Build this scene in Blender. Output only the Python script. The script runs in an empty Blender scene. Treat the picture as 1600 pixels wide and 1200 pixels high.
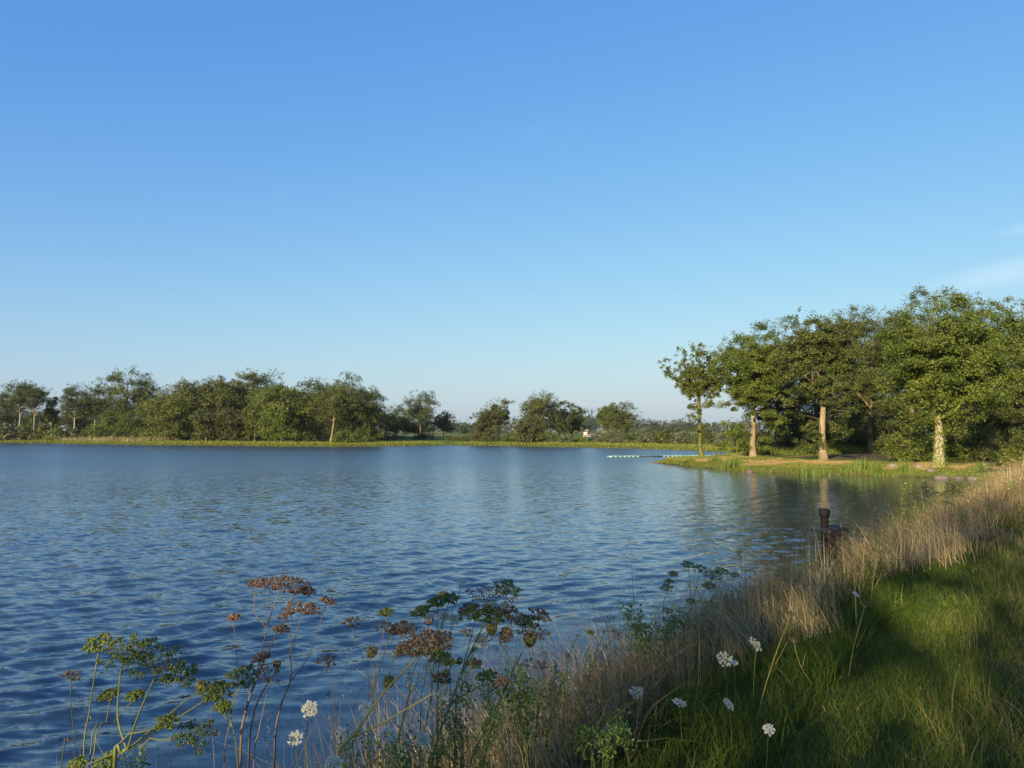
import bpy, math, random
import numpy as np
from mathutils import Vector

# ------------------------------------------------------------------ camera, sky, sun, exposure
SC = bpy.context.scene
R = math.radians
CAM_H = 3.0
F_PX = 1203.0                      # focal length in pixels of the 1600 px wide photograph
PITCH = math.atan(71.0 / F_PX)
cam_data = bpy.data.cameras.new('camera')
cam = bpy.data.objects.new('camera', cam_data)
SC.collection.objects.link(cam)
cam_data.sensor_width = 36.0
cam_data.lens = 36.0 * F_PX / 1600.0
cam_data.clip_start = 0.05
cam_data.clip_end = 8000
cam.location = (0, 0, CAM_H)
cam.rotation_euler = (math.pi / 2 + PITCH, 0, 0)
SC.camera = cam

SUN_AZ = R(29)                     # sunlight travels towards this angle right of straight ahead
SUN_EL = R(17)
world = bpy.data.worlds.new('World')
SC.world = world
world.use_nodes = True
wn = world.node_tree
wn.nodes.clear()
wout = wn.nodes.new('ShaderNodeOutputWorld')
wbg = wn.nodes.new('ShaderNodeBackground')
wsky = wn.nodes.new('ShaderNodeTexSky')
wsky.sky_type = 'NISHITA'
wsky.sun_disc = False
wsky.sun_elevation = SUN_EL
wsky.sun_rotation = math.pi + SUN_AZ
wsky.air_density = 0.8
wsky.dust_density = 0.6
wsky.ozone_density = 4.0
wbg.inputs['Strength'].default_value = 0.10
# faint high cirrus, the same everywhere in the sky
wtc = wn.nodes.new('ShaderNodeTexCoord')
wmap = wn.nodes.new('ShaderNodeMapping')
wmap.inputs['Scale'].default_value = (2.2, 2.2, 11.0)
wmap.inputs['Rotation'].default_value = (0.0, 0.10, 0.4)
wmap.inputs['Location'].default_value = (1.37, 0.9, 0.53)
wnoise = wn.nodes.new('ShaderNodeTexNoise')
wnoise.inputs['Scale'].default_value = 1.1
wnoise.inputs['Detail'].default_value = 6
wnoise.inputs['Roughness'].default_value = 0.55
wramp = wn.nodes.new('ShaderNodeMapRange')
wramp.inputs['From Min'].default_value = 0.60
wramp.inputs['From Max'].default_value = 0.80
wramp.inputs['To Min'].default_value = 0.0
wramp.inputs['To Max'].default_value = 0.22
wmix = wn.nodes.new('ShaderNodeMix')
wmix.data_type = 'RGBA'
wmix.inputs['B'].default_value = (3.6, 4.3, 5.0, 1)
wn.links.new(wtc.outputs['Generated'], wmap.inputs['Vector'])
wn.links.new(wmap.outputs['Vector'], wnoise.inputs['Vector'])
wn.links.new(wnoise.outputs['Fac'], wramp.inputs['Value'])
wramp.inputs['To Max'].default_value = 0.12
wfac = wramp.outputs['Result']
for (cx_, cz_, hw_, hh_, tilt_, amt_) in ((0.550, 0.172, 0.13, 0.020, 0.14, 0.55), (0.555, 0.215, 0.05, 0.010, 0.10, 0.30)):   # two thin wisps of cirrus, right
    wm1 = wn.nodes.new('ShaderNodeMapping')
    wm1.vector_type = 'TEXTURE'
    wm1.inputs['Location'].default_value = (cx_, math.sqrt(1 - cx_ ** 2 - cz_ ** 2), cz_)
    wm1.inputs['Rotation'].default_value = (0, -tilt_, -math.asin(cx_))
    wm1.inputs['Scale'].default_value = (hw_, 1.0, hh_)
    wl = wn.nodes.new('ShaderNodeVectorMath')
    wl.operation = 'LENGTH'
    wr_ = wn.nodes.new('ShaderNodeMapRange')
    wr_.interpolation_type = 'SMOOTHSTEP'
    for k_, v_ in (('From Min', 1.0), ('From Max', 0.1), ('To Min', 0.0), ('To Max', amt_)):
        wr_.inputs[k_].default_value = v_
    wnm = wn.nodes.new('ShaderNodeMath')
    wnm.operation = 'MULTIPLY'
    wnm2 = wn.nodes.new('ShaderNodeMath')
    wnm2.operation = 'MULTIPLY_ADD'
    wnm2.inputs[1].default_value = 1.6
    wnm2.use_clamp = True
    wn.links.new(wtc.outputs['Generated'], wm1.inputs['Vector'])
    wn.links.new(wm1.outputs['Vector'], wl.inputs[0])
    wn.links.new(wl.outputs['Value'], wr_.inputs['Value'])
    wn.links.new(wr_.outputs['Result'], wnm.inputs[0])
    wn.links.new(wnoise.outputs['Fac'], wnm.inputs[1])
    wn.links.new(wnm.outputs[0], wnm2.inputs[0])
    wn.links.new(wfac, wnm2.inputs[2])
    wfac = wnm2.outputs[0]
wn.links.new(wfac, wmix.inputs['Factor'])
# one gentle tone curve per channel over the whole sky, as the photograph exposes it
EXPOSURE = 1.15
K = 1.0 / (0.10 * 2 ** EXPOSURE)
wsep = wn.nodes.new('ShaderNodeSeparateColor')
wcom = wn.nodes.new('ShaderNodeCombineColor')
wn.links.new(wsky.outputs['Color'], wsep.inputs['Color'])
for ch, c0, power, t0 in (('Red', 0.65, 1.05, 0.114), ('Green', 1.39, 0.72, 0.340), ('Blue', 2.96, 0.27, 0.78)):
    wp = wn.nodes.new('ShaderNodeMath')
    wp.operation = 'POWER'
    wp.inputs[1].default_value = power
    wm = wn.nodes.new('ShaderNodeMath')
    wm.operation = 'MULTIPLY'
    wm.inputs[1].default_value = K * t0 / c0 ** power
    wn.links.new(wsep.outputs[ch], wp.inputs[0])
    wn.links.new(wp.outputs[0], wm.inputs[0])
    wn.links.new(wm.outputs[0], wcom.inputs[ch])
# greyish summer haze low over the whole horizon
wnz = wn.nodes.new('ShaderNodeSeparateXYZ')
wn.links.new(wtc.outputs['Generated'], wnz.inputs['Vector'])
wabs = wn.nodes.new('ShaderNodeMath')
wabs.operation = 'ABSOLUTE'
wn.links.new(wnz.outputs['Z'], wabs.inputs[0])
wex = wn.nodes.new('ShaderNodeMath')
wex.operation = 'POWER'
wex.inputs[0].default_value = math.exp(-1 / 0.11)
wn.links.new(wabs.outputs[0], wex.inputs[1])
whf = wn.nodes.new('ShaderNodeMath')
whf.operation = 'MULTIPLY'
whf.inputs[1].default_value = 0.85
wn.links.new(wex.outputs[0], whf.inputs[0])
whz = wn.nodes.new('ShaderNodeMix')
whz.data_type = 'RGBA'
whz.inputs['B'].default_value = (0.42 * K, 0.525 * K, 0.59 * K, 1)
wn.links.new(whf.outputs[0], whz.inputs['Factor'])
wn.links.new(wcom.outputs['Color'], whz.inputs['A'])
wn.links.new(whz.outputs['Result'], wmix.inputs['A'])
wn.links.new(wmix.outputs['Result'], wbg.inputs['Color'])
wn.links.new(wbg.outputs['Background'], wout.inputs['Surface'])

sun_data = bpy.data.lights.new('sun', 'SUN')
sun_data.energy = 5.0
sun_data.angle = R(0.55)
sun_data.color = (1.0, 0.80, 0.55)
sun = bpy.data.objects.new('sun', sun_data)
SC.collection.objects.link(sun)
sun_dir = Vector((math.sin(SUN_AZ) * math.cos(SUN_EL), math.cos(SUN_AZ) * math.cos(SUN_EL), -math.sin(SUN_EL)))
sun.rotation_euler = sun_dir.to_track_quat('-Z', 'Y').to_euler()
sun.location = (-30, -50, 40)

vs = SC.view_settings
SC.display_settings.display_device = 'sRGB'
vs.view_transform = 'Standard'
vs.look = 'None'
vs.gamma = 1
vs.exposure = EXPOSURE
vs.use_curve_mapping = False
SC.cycles.max_bounces = 6
SC.cycles.diffuse_bounces = 3
SC.cycles.glossy_bounces = 3
SC.cycles.transmission_bounces = 4
SC.cycles.caustics_reflective = False
SC.cycles.caustics_refractive = False

# ------------------------------------------------------------------ helpers
COL = SC.collection
CP, SP = math.cos(PITCH), math.sin(PITCH)


def at(px, py, Y):
    """Point at forward distance Y seen at pixel (px, py) of the 1600 x 1200 photograph."""
    a = (px - 800.0) / F_PX
    b = (600.0 - py) / F_PX
    d = np.array([a, CP - b * SP, SP + b * CP])
    return np.array([0, 0, CAM_H]) + d * (Y / d[1])


def foot(px, py, z0=0.0):
    a = (px - 800.0) / F_PX
    b = (600.0 - py) / F_PX
    d = np.array([a, CP - b * SP, SP + b * CP])
    return np.array([0, 0, CAM_H]) + d * ((z0 - CAM_H) / d[2])


def sm(x, a, b):
    t = np.clip((np.asarray(x, float) - a) / (b - a), 0, 1)
    return t * t * (3 - 2 * t)


def unit(v):
    v = np.asarray(v, float)
    n = np.linalg.norm(v, axis=-1, keepdims=True)
    return v / np.maximum(n, 1e-9)


class MB:
    """Collects vertices, quads, triangles and a tint per vertex; build() links one mesh object."""

    def __init__(self):
        self.v, self.q, self.t, self.c, self.n = [], [], [], [], 0

    def add(self, v, quads=None, tris=None, tint=0.5):
        v = np.asarray(v, float).reshape(-1, 3)
        if quads is not None and len(quads):
            self.q.append(np.asarray(quads, int).reshape(-1, 4) + self.n)
        if tris is not None and len(tris):
            self.t.append(np.asarray(tris, int).reshape(-1, 3) + self.n)
        self.v.append(v)
        self.c.append(np.broadcast_to(np.asarray(tint, float), (len(v),)).copy())
        self.n += len(v)

    def leaves(self, c, nrm, length, width, rng, tint, up=None):
        """Diamond shaped leaves."""
        n = len(c)
        r = rng.normal(size=(n, 3)) if up is None else up
        t = unit(np.cross(nrm, r))
        b = np.cross(unit(nrm), t)
        L = np.asarray(length)[:, None] * 0.5
        W = np.asarray(width)[:, None] * 0.5
        v = np.stack([c - t * L, c + b * W, c + t * L, c - b * W], axis=1).reshape(-1, 3)
        q = np.arange(n * 4).reshape(-1, 4)
        self.add(v, quads=q, tint=np.repeat(tint, 4))

    def flecks(self, c, nrm, length, width, rng, tint):
        """Small three-cornered leaves, for crowns seen from far enough that a leaf is a pixel or two."""
        n = len(c)
        t = unit(np.cross(nrm, rng.normal(size=(n, 3))))
        b = np.cross(unit(nrm), t)
        L = np.asarray(length)[:, None] * 0.55
        W = np.asarray(width)[:, None] * 0.55
        v = np.stack([c - t * L * 0.8 - b * W, c - t * L * 0.5 + b * W, c + t * L], axis=1).reshape(-1, 3)
        self.add(v, tris=np.arange(n * 3).reshape(-1, 3), tint=np.repeat(tint, 3))

    def tube(self, pts, rad, sides=5, tint=0.5, cap=True):
        pts = np.asarray(pts, float)
        m = len(pts)
        rad = np.broadcast_to(np.asarray(rad, float), (m,))
        d = np.empty_like(pts)
        d[1:-1] = pts[2:] - pts[:-2]
        d[0] = pts[1] - pts[0]
        d[-1] = pts[-1] - pts[-2]
        d = unit(d)
        ref = np.where(np.abs(d[:, 2:3]) > 0.9, np.array([[1.0, 0, 0]]), np.array([[0, 0, 1.0]]))
        a = unit(np.cross(d, ref))
        if m > 1:
            for i in range(1, m):
                k = a[i - 1] - d[i] * np.dot(a[i - 1], d[i])
                nk = np.linalg.norm(k)
                if nk > 1e-6:
                    a[i] = k / nk
        b = np.cross(d, a)
        ang = np.arange(sides) * 2 * math.pi / sides
        ca, sa = np.cos(ang), np.sin(ang)
        v = pts[:, None] + rad[:, None, None] * (a[:, None] * ca[None, :, None] + b[:, None] * sa[None, :, None])
        i = np.arange(m - 1)[:, None] * sides
        j = np.arange(sides)[None]
        k = (j + 1) % sides
        q = np.stack([i + j, i + k, i + sides + k, i + sides + j], -1).reshape(-1, 4)
        tris = None
        vv = v.reshape(-1, 3)
        if cap:
            vv = np.vstack([vv, pts[-1:] + d[-1:] * rad[-1] * 0.3])
            e = (m - 1) * sides
            tris = np.stack([e + np.arange(sides), e + (np.arange(sides) + 1) % sides,
                             np.full(sides, m * sides)], -1)
        tt = tint if np.ndim(tint) == 0 else np.concatenate([np.repeat(tint, sides), [tint[-1]] if cap else []])
        self.add(vv, quads=q, tris=tris, tint=tt)

    def box(self, cx, cy, cz, sx, sy, sz, rot=None, tint=0.5):
        s = np.array([[-1, -1, -1], [1, -1, -1], [1, 1, -1], [-1, 1, -1],
                      [-1, -1, 1], [1, -1, 1], [1, 1, 1], [-1, 1, 1]], float) * np.array([sx, sy, sz]) / 2
        if rot is not None:
            s = s @ np.asarray(rot).T
        q = [[0, 3, 2, 1], [4, 5, 6, 7], [0, 1, 5, 4], [1, 2, 6, 5], [2, 3, 7, 6], [3, 0, 4, 7]]
        self.add(s + np.array([cx, cy, cz]), quads=q, tint=tint)

    def octas(self, c, r, rng, tint):
        n = len(c)
        r = np.broadcast_to(np.asarray(r, float), (n,))[:, None, None]
        base = np.array([[1, 0, 0], [0, 1, 0], [-1, 0, 0], [0, -1, 0], [0, 0, 1.1], [0, 0, -1.1]], float)
        j = rng.normal(scale=0.18, size=(n, 6, 3))
        v = c[:, None] + (base[None] + j) * r
        f = np.array([[0, 1, 4], [1, 2, 4], [2, 3, 4], [3, 0, 4], [1, 0, 5], [2, 1, 5], [3, 2, 5], [0, 3, 5]])
        t = (np.arange(n)[:, None, None] * 6 + f[None]).reshape(-1, 3)
        self.add(v.reshape(-1, 3), tris=t, tint=np.repeat(np.broadcast_to(tint, (n,)), 6))

    def mesh(self, name, mat, smooth=False):
        v = np.vstack(self.v)
        q = np.vstack(self.q) if self.q else np.zeros((0, 4), int)
        t = np.vstack(self.t) if self.t else np.zeros((0, 3), int)
        me = bpy.data.meshes.new(name)
        nl = q.size + t.size
        me.vertices.add(len(v))
        me.vertices.foreach_set('co', v.astype(np.float32).ravel())
        me.loops.add(nl)
        me.loops.foreach_set('vertex_index', np.concatenate([q.ravel(), t.ravel()]).astype(np.int32))
        me.polygons.add(len(q) + len(t))
        starts = np.concatenate([np.arange(len(q)) * 4, q.size + np.arange(len(t)) * 3]).astype(np.int32)
        me.polygons.foreach_set('loop_start', starts)
        if smooth:
            me.polygons.foreach_set('use_smooth', np.ones(len(q) + len(t), bool))
        me.update(calc_edges=True)
        at_ = me.attributes.new('tint', 'FLOAT', 'POINT')
        at_.data.foreach_set('value', np.concatenate(self.c).astype(np.float32))
        if mat:
            me.materials.append(mat)
        return me

    def build(self, name, mat, parent=None, smooth=False, loc=None):
        o = bpy.data.objects.new(name, self.mesh(name, mat, smooth))
        COL.objects.link(o)
        if parent is not None:
            o.parent = parent
        if loc is not None:
            o.location = loc
        return o


def tag(o, label=None, cat=None, group=None, kind=None):
    if label:
        o['label'] = label
    if cat:
        o['category'] = cat
    if group:
        o['group'] = group
    if kind:
        o['kind'] = kind
    return o


def thing(name, label, cat, loc=(0, 0, 0), rz=0.0, group=None):
    o = bpy.data.objects.new(name, None)
    COL.objects.link(o)
    o.empty_display_size = 0.2
    o.location = [float(x) for x in loc]
    o.rotation_euler = (0, 0, rz)
    return tag(o, label, cat, group)


# ------------------------------------------------------------------ materials
def new_mat(name):
    m = bpy.data.materials.new(name)
    m.use_nodes = True
    nt = m.node_tree
    nt.nodes.clear()
    out = nt.nodes.new('ShaderNodeOutputMaterial')
    return m, nt, out


def ramp_mat(name, stops, rough=0.7, spec=0.25, transl=0.0, noise=None, nscale=8.0, bump=0.0, bscale=40.0):
    """Colour from the tint attribute through a ramp, with an optional fine noise."""
    m, nt, out = new_mat(name)
    N, L = nt.nodes.new, nt.links.new
    a = N('ShaderNodeAttribute')
    a.attribute_name = 'tint'
    ramp = N('ShaderNodeValToRGB')
    el = ramp.color_ramp.elements
    el[0].position, el[0].color = stops[0][0], (*stops[0][1], 1)
    el[1].position, el[1].color = stops[-1][0], (*stops[-1][1], 1)
    for p, c in stops[1:-1]:
        e = el.new(p)
        e.color = (*c, 1)
    fac = a.outputs['Fac']
    if noise:
        tc = N('ShaderNodeTexCoord')
        nz = N('ShaderNodeTexNoise')
        nz.inputs['Scale'].default_value = nscale
        nz.inputs['Detail'].default_value = 5
        if name.startswith('bark'):            # furrows run up the trunk
            gm = N('ShaderNodeMapping')
            gm.inputs['Scale'].default_value = (1.6, 1.6, 0.35)
            L(tc.outputs['Object'], gm.inputs['Vector'])
            L(gm.outputs['Vector'], nz.inputs['Vector'])
            nz.inputs['Roughness'].default_value = 0.7
        else:
            L(tc.outputs['Object'], nz.inputs['Vector'])
        mm = N('ShaderNodeMath')
        mm.operation = 'MULTIPLY_ADD'
        mm.inputs[1].default_value = noise
        L(nz.outputs['Fac'], mm.inputs[0])
        sub = N('ShaderNodeMath')
        sub.operation = 'SUBTRACT'
        sub.inputs[1].default_value = noise * 0.5
        L(fac, sub.inputs[0])
        L(sub.outputs[0], mm.inputs[2])
        fac = mm.outputs[0]
    L(fac, ramp.inputs['Fac'])
    p = N('ShaderNodeBsdfPrincipled')
    p.inputs['Roughness'].default_value = rough
    p.inputs['Specular IOR Level'].default_value = spec
    L(ramp.outputs['Color'], p.inputs['Base Color'])
    if bump:
        tc2 = N('ShaderNodeTexCoord')
        nb = N('ShaderNodeTexNoise')
        nb.inputs['Scale'].default_value = bscale
        nb.inputs['Detail'].default_value = 4
        L(tc2.outputs['Object'], nb.inputs['Vector'])
        bp = N('ShaderNodeBump')
        bp.inputs['Strength'].default_value = bump
        bp.inputs['Distance'].default_value = 0.03
        L(nb.outputs['Fac'], bp.inputs['Height'])
        L(bp.outputs['Normal'], p.inputs['Normal'])
    if transl:
        tr = N('ShaderNodeBsdfTranslucent')
        L(ramp.outputs['Color'], tr.inputs['Color'])
        mx = N('ShaderNodeMixShader')
        mx.inputs['Fac'].default_value = transl
        L(p.outputs[0], mx.inputs[1])
        L(tr.outputs[0], mx.inputs[2])
        L(mx.outputs[0], out.inputs['Surface'])
    else:
        L(p.outputs[0], out.inputs['Surface'])
    return m


M = {}


def leaf_mat(key, dark, mid, light):
    M[key] = ramp_mat('leaf_' + key, [(0.0, dark), (0.55, mid), (1.0, light)], rough=0.55, spec=0.3, transl=0.28)


leaf_mat('olive', (0.034, 0.050, 0.011), (0.078, 0.102, 0.020), (0.145, 0.155, 0.034))
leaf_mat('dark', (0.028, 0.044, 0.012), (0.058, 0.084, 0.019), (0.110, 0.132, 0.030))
leaf_mat('green', (0.042, 0.066, 0.010), (0.098, 0.138, 0.018), (0.170, 0.200, 0.032))
leaf_mat('lime', (0.060, 0.085, 0.012), (0.110, 0.140, 0.022), (0.180, 0.200, 0.040))
leaf_mat('willow', (0.060, 0.080, 0.035), (0.110, 0.130, 0.062), (0.170, 0.185, 0.095))
leaf_mat('brown', (0.040, 0.050, 0.016), (0.074, 0.084, 0.025), (0.120, 0.122, 0.038))
leaf_mat('blue', (0.040, 0.058, 0.035), (0.062, 0.085, 0.050), (0.090, 0.115, 0.066))  # bluish air haze put into the leaf colour of the most distant trees
leaf_mat('ivy', (0.050, 0.070, 0.010), (0.100, 0.125, 0.018), (0.160, 0.170, 0.035))
M['bark'] = ramp_mat('bark', [(0, (0.045, 0.036, 0.026)), (0.5, (0.11, 0.088, 0.062)), (1, (0.20, 0.165, 0.12))],
                     rough=0.9, spec=0.1, noise=0.9, nscale=6, bump=0.6, bscale=18)
M['bark_pale'] = ramp_mat('bark_pale', [(0, (0.070, 0.056, 0.032)), (0.5, (0.195, 0.155, 0.090)), (1, (0.32, 0.265, 0.165))],
                          rough=0.9, spec=0.1, noise=1.7, nscale=5, bump=0.8, bscale=14)
M['bark_moss'] = ramp_mat('bark_moss', [(0, (0.06, 0.07, 0.015)), (0.45, (0.16, 0.17, 0.04)), (0.6, (0.24, 0.22, 0.13)),
                                        (1, (0.36, 0.33, 0.24))], rough=0.9, spec=0.1, noise=1.6, nscale=3.2, bump=0.6, bscale=14)
M['bark_grey'] = ramp_mat('bark_grey', [(0, (0.12, 0.105, 0.085)), (0.5, (0.25, 0.225, 0.19)), (1, (0.38, 0.35, 0.30))],
                          rough=0.9, spec=0.1, noise=0.9, nscale=4, bump=0.5, bscale=14)
M['grass'] = ramp_mat('grass_blade', [(0.0, (0.032, 0.060, 0.009)), (0.5, (0.072, 0.112, 0.017)), (0.85, (0.15, 0.175, 0.036)),
                                      (1.0, (0.30, 0.25, 0.11))], rough=0.6, spec=0.08, transl=0.3)
M['shore'] = ramp_mat('shore_grass_blade', [(0.0, (0.075, 0.105, 0.014)), (0.5, (0.155, 0.185, 0.026)), (0.8, (0.25, 0.235, 0.05)),
                                            (1.0, (0.32, 0.23, 0.10))], rough=0.6, spec=0.2, transl=0.3)
M['straw'] = ramp_mat('straw_blade', [(0.0, (0.11, 0.082, 0.038)), (0.35, (0.24, 0.18, 0.088)), (0.7, (0.38, 0.30, 0.155)),
                                      (1.0, (0.60, 0.50, 0.30))], rough=0.7, spec=0.08, transl=0.25)
M['reed'] = ramp_mat('reed_blade', [(0.0, (0.060, 0.110, 0.012)), (0.6, (0.13, 0.20, 0.025)), (1.0, (0.26, 0.28, 0.06))],
                     rough=0.5, spec=0.3, transl=0.35)
M['reed_pale'] = ramp_mat('reed_pale_blade', [(0.0, (0.12, 0.12, 0.04)), (0.5, (0.24, 0.22, 0.11)), (1.0, (0.42, 0.36, 0.22))],
                          rough=0.6, spec=0.2, transl=0.3)
M['stem_green'] = ramp_mat('stem_green', [(0, (0.075, 0.10, 0.024)), (1, (0.18, 0.20, 0.06))], rough=0.5, spec=0.3, noise=0.6, nscale=14)
M['stem_yellow'] = ramp_mat('stem_yellow', [(0, (0.20, 0.17, 0.045)), (1, (0.42, 0.36, 0.14))], rough=0.55, spec=0.25, noise=0.6, nscale=14)
M['stem_brown'] = ramp_mat('stem_brown', [(0, (0.08, 0.055, 0.038)), (1, (0.24, 0.175, 0.115))], rough=0.7, spec=0.2, noise=0.7, nscale=14)
M['seed_green'] = ramp_mat('seed_green', [(0, (0.06, 0.095, 0.016)), (0.7, (0.14, 0.185, 0.034)), (1, (0.25, 0.23, 0.07))],
                           rough=0.6, spec=0.2, transl=0.15)
M['seed_brown'] = ramp_mat('seed_brown', [(0, (0.055, 0.034, 0.022)), (0.6, (0.17, 0.105, 0.062)), (1, (0.32, 0.24, 0.15))],
                           rough=0.8, spec=0.15)
M['seed_mixed'] = ramp_mat('seed_mixed', [(0, (0.09, 0.07, 0.03)), (0.5, (0.18, 0.16, 0.06)), (1, (0.30, 0.28, 0.12))],
                           rough=0.7, spec=0.2)
M['petal'] = ramp_mat('petal_white', [(0, (0.26, 0.32, 0.16)), (0.45, (0.60, 0.62, 0.48)), (1, (0.80, 0.79, 0.70))],
                      rough=0.7, spec=0.2, transl=0.3)
M['petal_yellow'] = ramp_mat('petal_yellow', [(0, (0.30, 0.24, 0.03)), (1, (0.62, 0.50, 0.07))], rough=0.7, spec=0.2, transl=0.2)
M['broadleaf'] = ramp_mat('broad_leaf', [(0, (0.06, 0.11, 0.015)), (0.6, (0.11, 0.18, 0.03)), (1, (0.19, 0.25, 0.055))],
                          rough=0.5, spec=0.3, transl=0.3)
M['old_wood'] = ramp_mat('old_wood', [(0, (0.004, 0.004, 0.004)), (1, (0.018, 0.016, 0.016))], rough=0.8, spec=0.25,
                         noise=0.9, nscale=16, bump=0.6, bscale=40)
M['wet_board'] = ramp_mat('wet_board', [(0, (0.010, 0.013, 0.014)), (1, (0.036, 0.042, 0.043))], rough=0.6, spec=0.25,
                          noise=0.8, nscale=14, bump=0.4, bscale=40)
M['rust'] = ramp_mat('rust', [(0, (0.06, 0.024, 0.018)), (1, (0.17, 0.07, 0.05))], rough=0.85, spec=0.2, noise=0.9, nscale=20,
                     bump=0.5, bscale=50)
M['float'] = ramp_mat('float_plastic', [(0, (0.13, 0.30, 0.25)), (1, (0.24, 0.42, 0.36))], rough=0.45, spec=0.4, noise=0.5, nscale=3)
M['float_dark'] = ramp_mat('float_fender', [(0, (0.02, 0.035, 0.03)), (1, (0.07, 0.09, 0.08))], rough=0.8, spec=0.2)
M['rope'] = ramp_mat('rope_white', [(0, (0.5, 0.5, 0.46)), (1, (0.7, 0.7, 0.66))], rough=0.8, spec=0.2)
M['stone'] = ramp_mat('stone', [(0, (0.07, 0.058, 0.05)), (0.6, (0.16, 0.135, 0.11)), (1, (0.27, 0.235, 0.20))], rough=0.9, spec=0.2,
                      noise=0.9, nscale=5, bump=0.7, bscale=12)
M['plaster'] = ramp_mat('plaster', [(0, (0.50, 0.44, 0.34)), (1, (0.66, 0.60, 0.48))], rough=0.9, spec=0.1, noise=0.5, nscale=1.5)
M['slate'] = ramp_mat('roof_slate', [(0, (0.10, 0.09, 0.085)), (1, (0.18, 0.165, 0.15))], rough=0.8, spec=0.2, noise=0.6, nscale=2)
M['glass_dark'] = ramp_mat('window_glass', [(0, (0.02, 0.025, 0.03)), (1, (0.03, 0.035, 0.04))], rough=0.1, spec=0.5)
M['door'] = ramp_mat('door_paint', [(0, (0.10, 0.06, 0.04)), (1, (0.14, 0.09, 0.05))], rough=0.6, spec=0.3)
M['pole'] = ramp_mat('pole_wood', [(0, (0.20, 0.17, 0.13)), (1, (0.34, 0.30, 0.24))], rough=0.9, spec=0.1, noise=0.6, nscale=4)
M['scum'] = ramp_mat('floating_debris', [(0, (0.012, 0.012, 0.012)), (0.7, (0.05, 0.045, 0.035)), (1, (0.16, 0.14, 0.09))], rough=0.8, spec=0.2)


def ground_material():
    m, nt, out = new_mat('ground')
    N, L = nt.nodes.new, nt.links.new
    a = N('ShaderNodeAttribute')
    a.attribute_name = 'col'
    tc = N('ShaderNodeTexCoord')
    n1 = N('ShaderNodeTexNoise')
    n1.inputs['Scale'].default_value = 0.9
    n1.inputs['Detail'].default_value = 8
    n1.inputs['Roughness'].default_value = 0.65
    n2 = N('ShaderNodeTexNoise')
    n2.inputs['Scale'].default_value = 22
    n2.inputs['Detail'].default_value = 5
    L(tc.outputs['Object'], n1.inputs['Vector'])
    L(tc.outputs['Object'], n2.inputs['Vector'])
    mr = N('ShaderNodeMapRange')
    mr.inputs['From Min'].default_value = 0.3
    mr.inputs['From Max'].default_value = 0.7
    mr.inputs['To Min'].default_value = 0.65
    mr.inputs['To Max'].default_value = 1.35
    L(n1.outputs['Fac'], mr.inputs['Value'])
    mr2 = N('ShaderNodeMapRange')
    mr2.inputs['From Min'].default_value = 0.3
    mr2.inputs['From Max'].default_value = 0.7
    mr2.inputs['To Min'].default_value = 0.7
    mr2.inputs['To Max'].default_value = 1.3
    L(n2.outputs['Fac'], mr2.inputs['Value'])
    mm = N('ShaderNodeMath')
    mm.operation = 'MULTIPLY'
    L(mr.outputs[0], mm.inputs[0])
    L(mr2.outputs[0], mm.inputs[1])
    vm = N('ShaderNodeVectorMath')
    vm.operation = 'SCALE'
    L(a.outputs['Color'], vm.inputs[0])
    L(mm.outputs[0], vm.inputs['Scale'])
    p = N('ShaderNodeBsdfPrincipled')
    p.inputs['Roughness'].default_value = 0.95
    p.inputs['Specular IOR Level'].default_value = 0.1
    L(vm.outputs[0], p.inputs['Base Color'])
    bp = N('ShaderNodeBump')
    bp.inputs['Strength'].default_value = 0.7
    bp.inputs['Distance'].default_value = 0.04
    L(n2.outputs['Fac'], bp.inputs['Height'])
    L(bp.outputs['Normal'], p.inputs['Normal'])
    L(p.outputs[0], out.inputs['Surface'])
    return m


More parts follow.
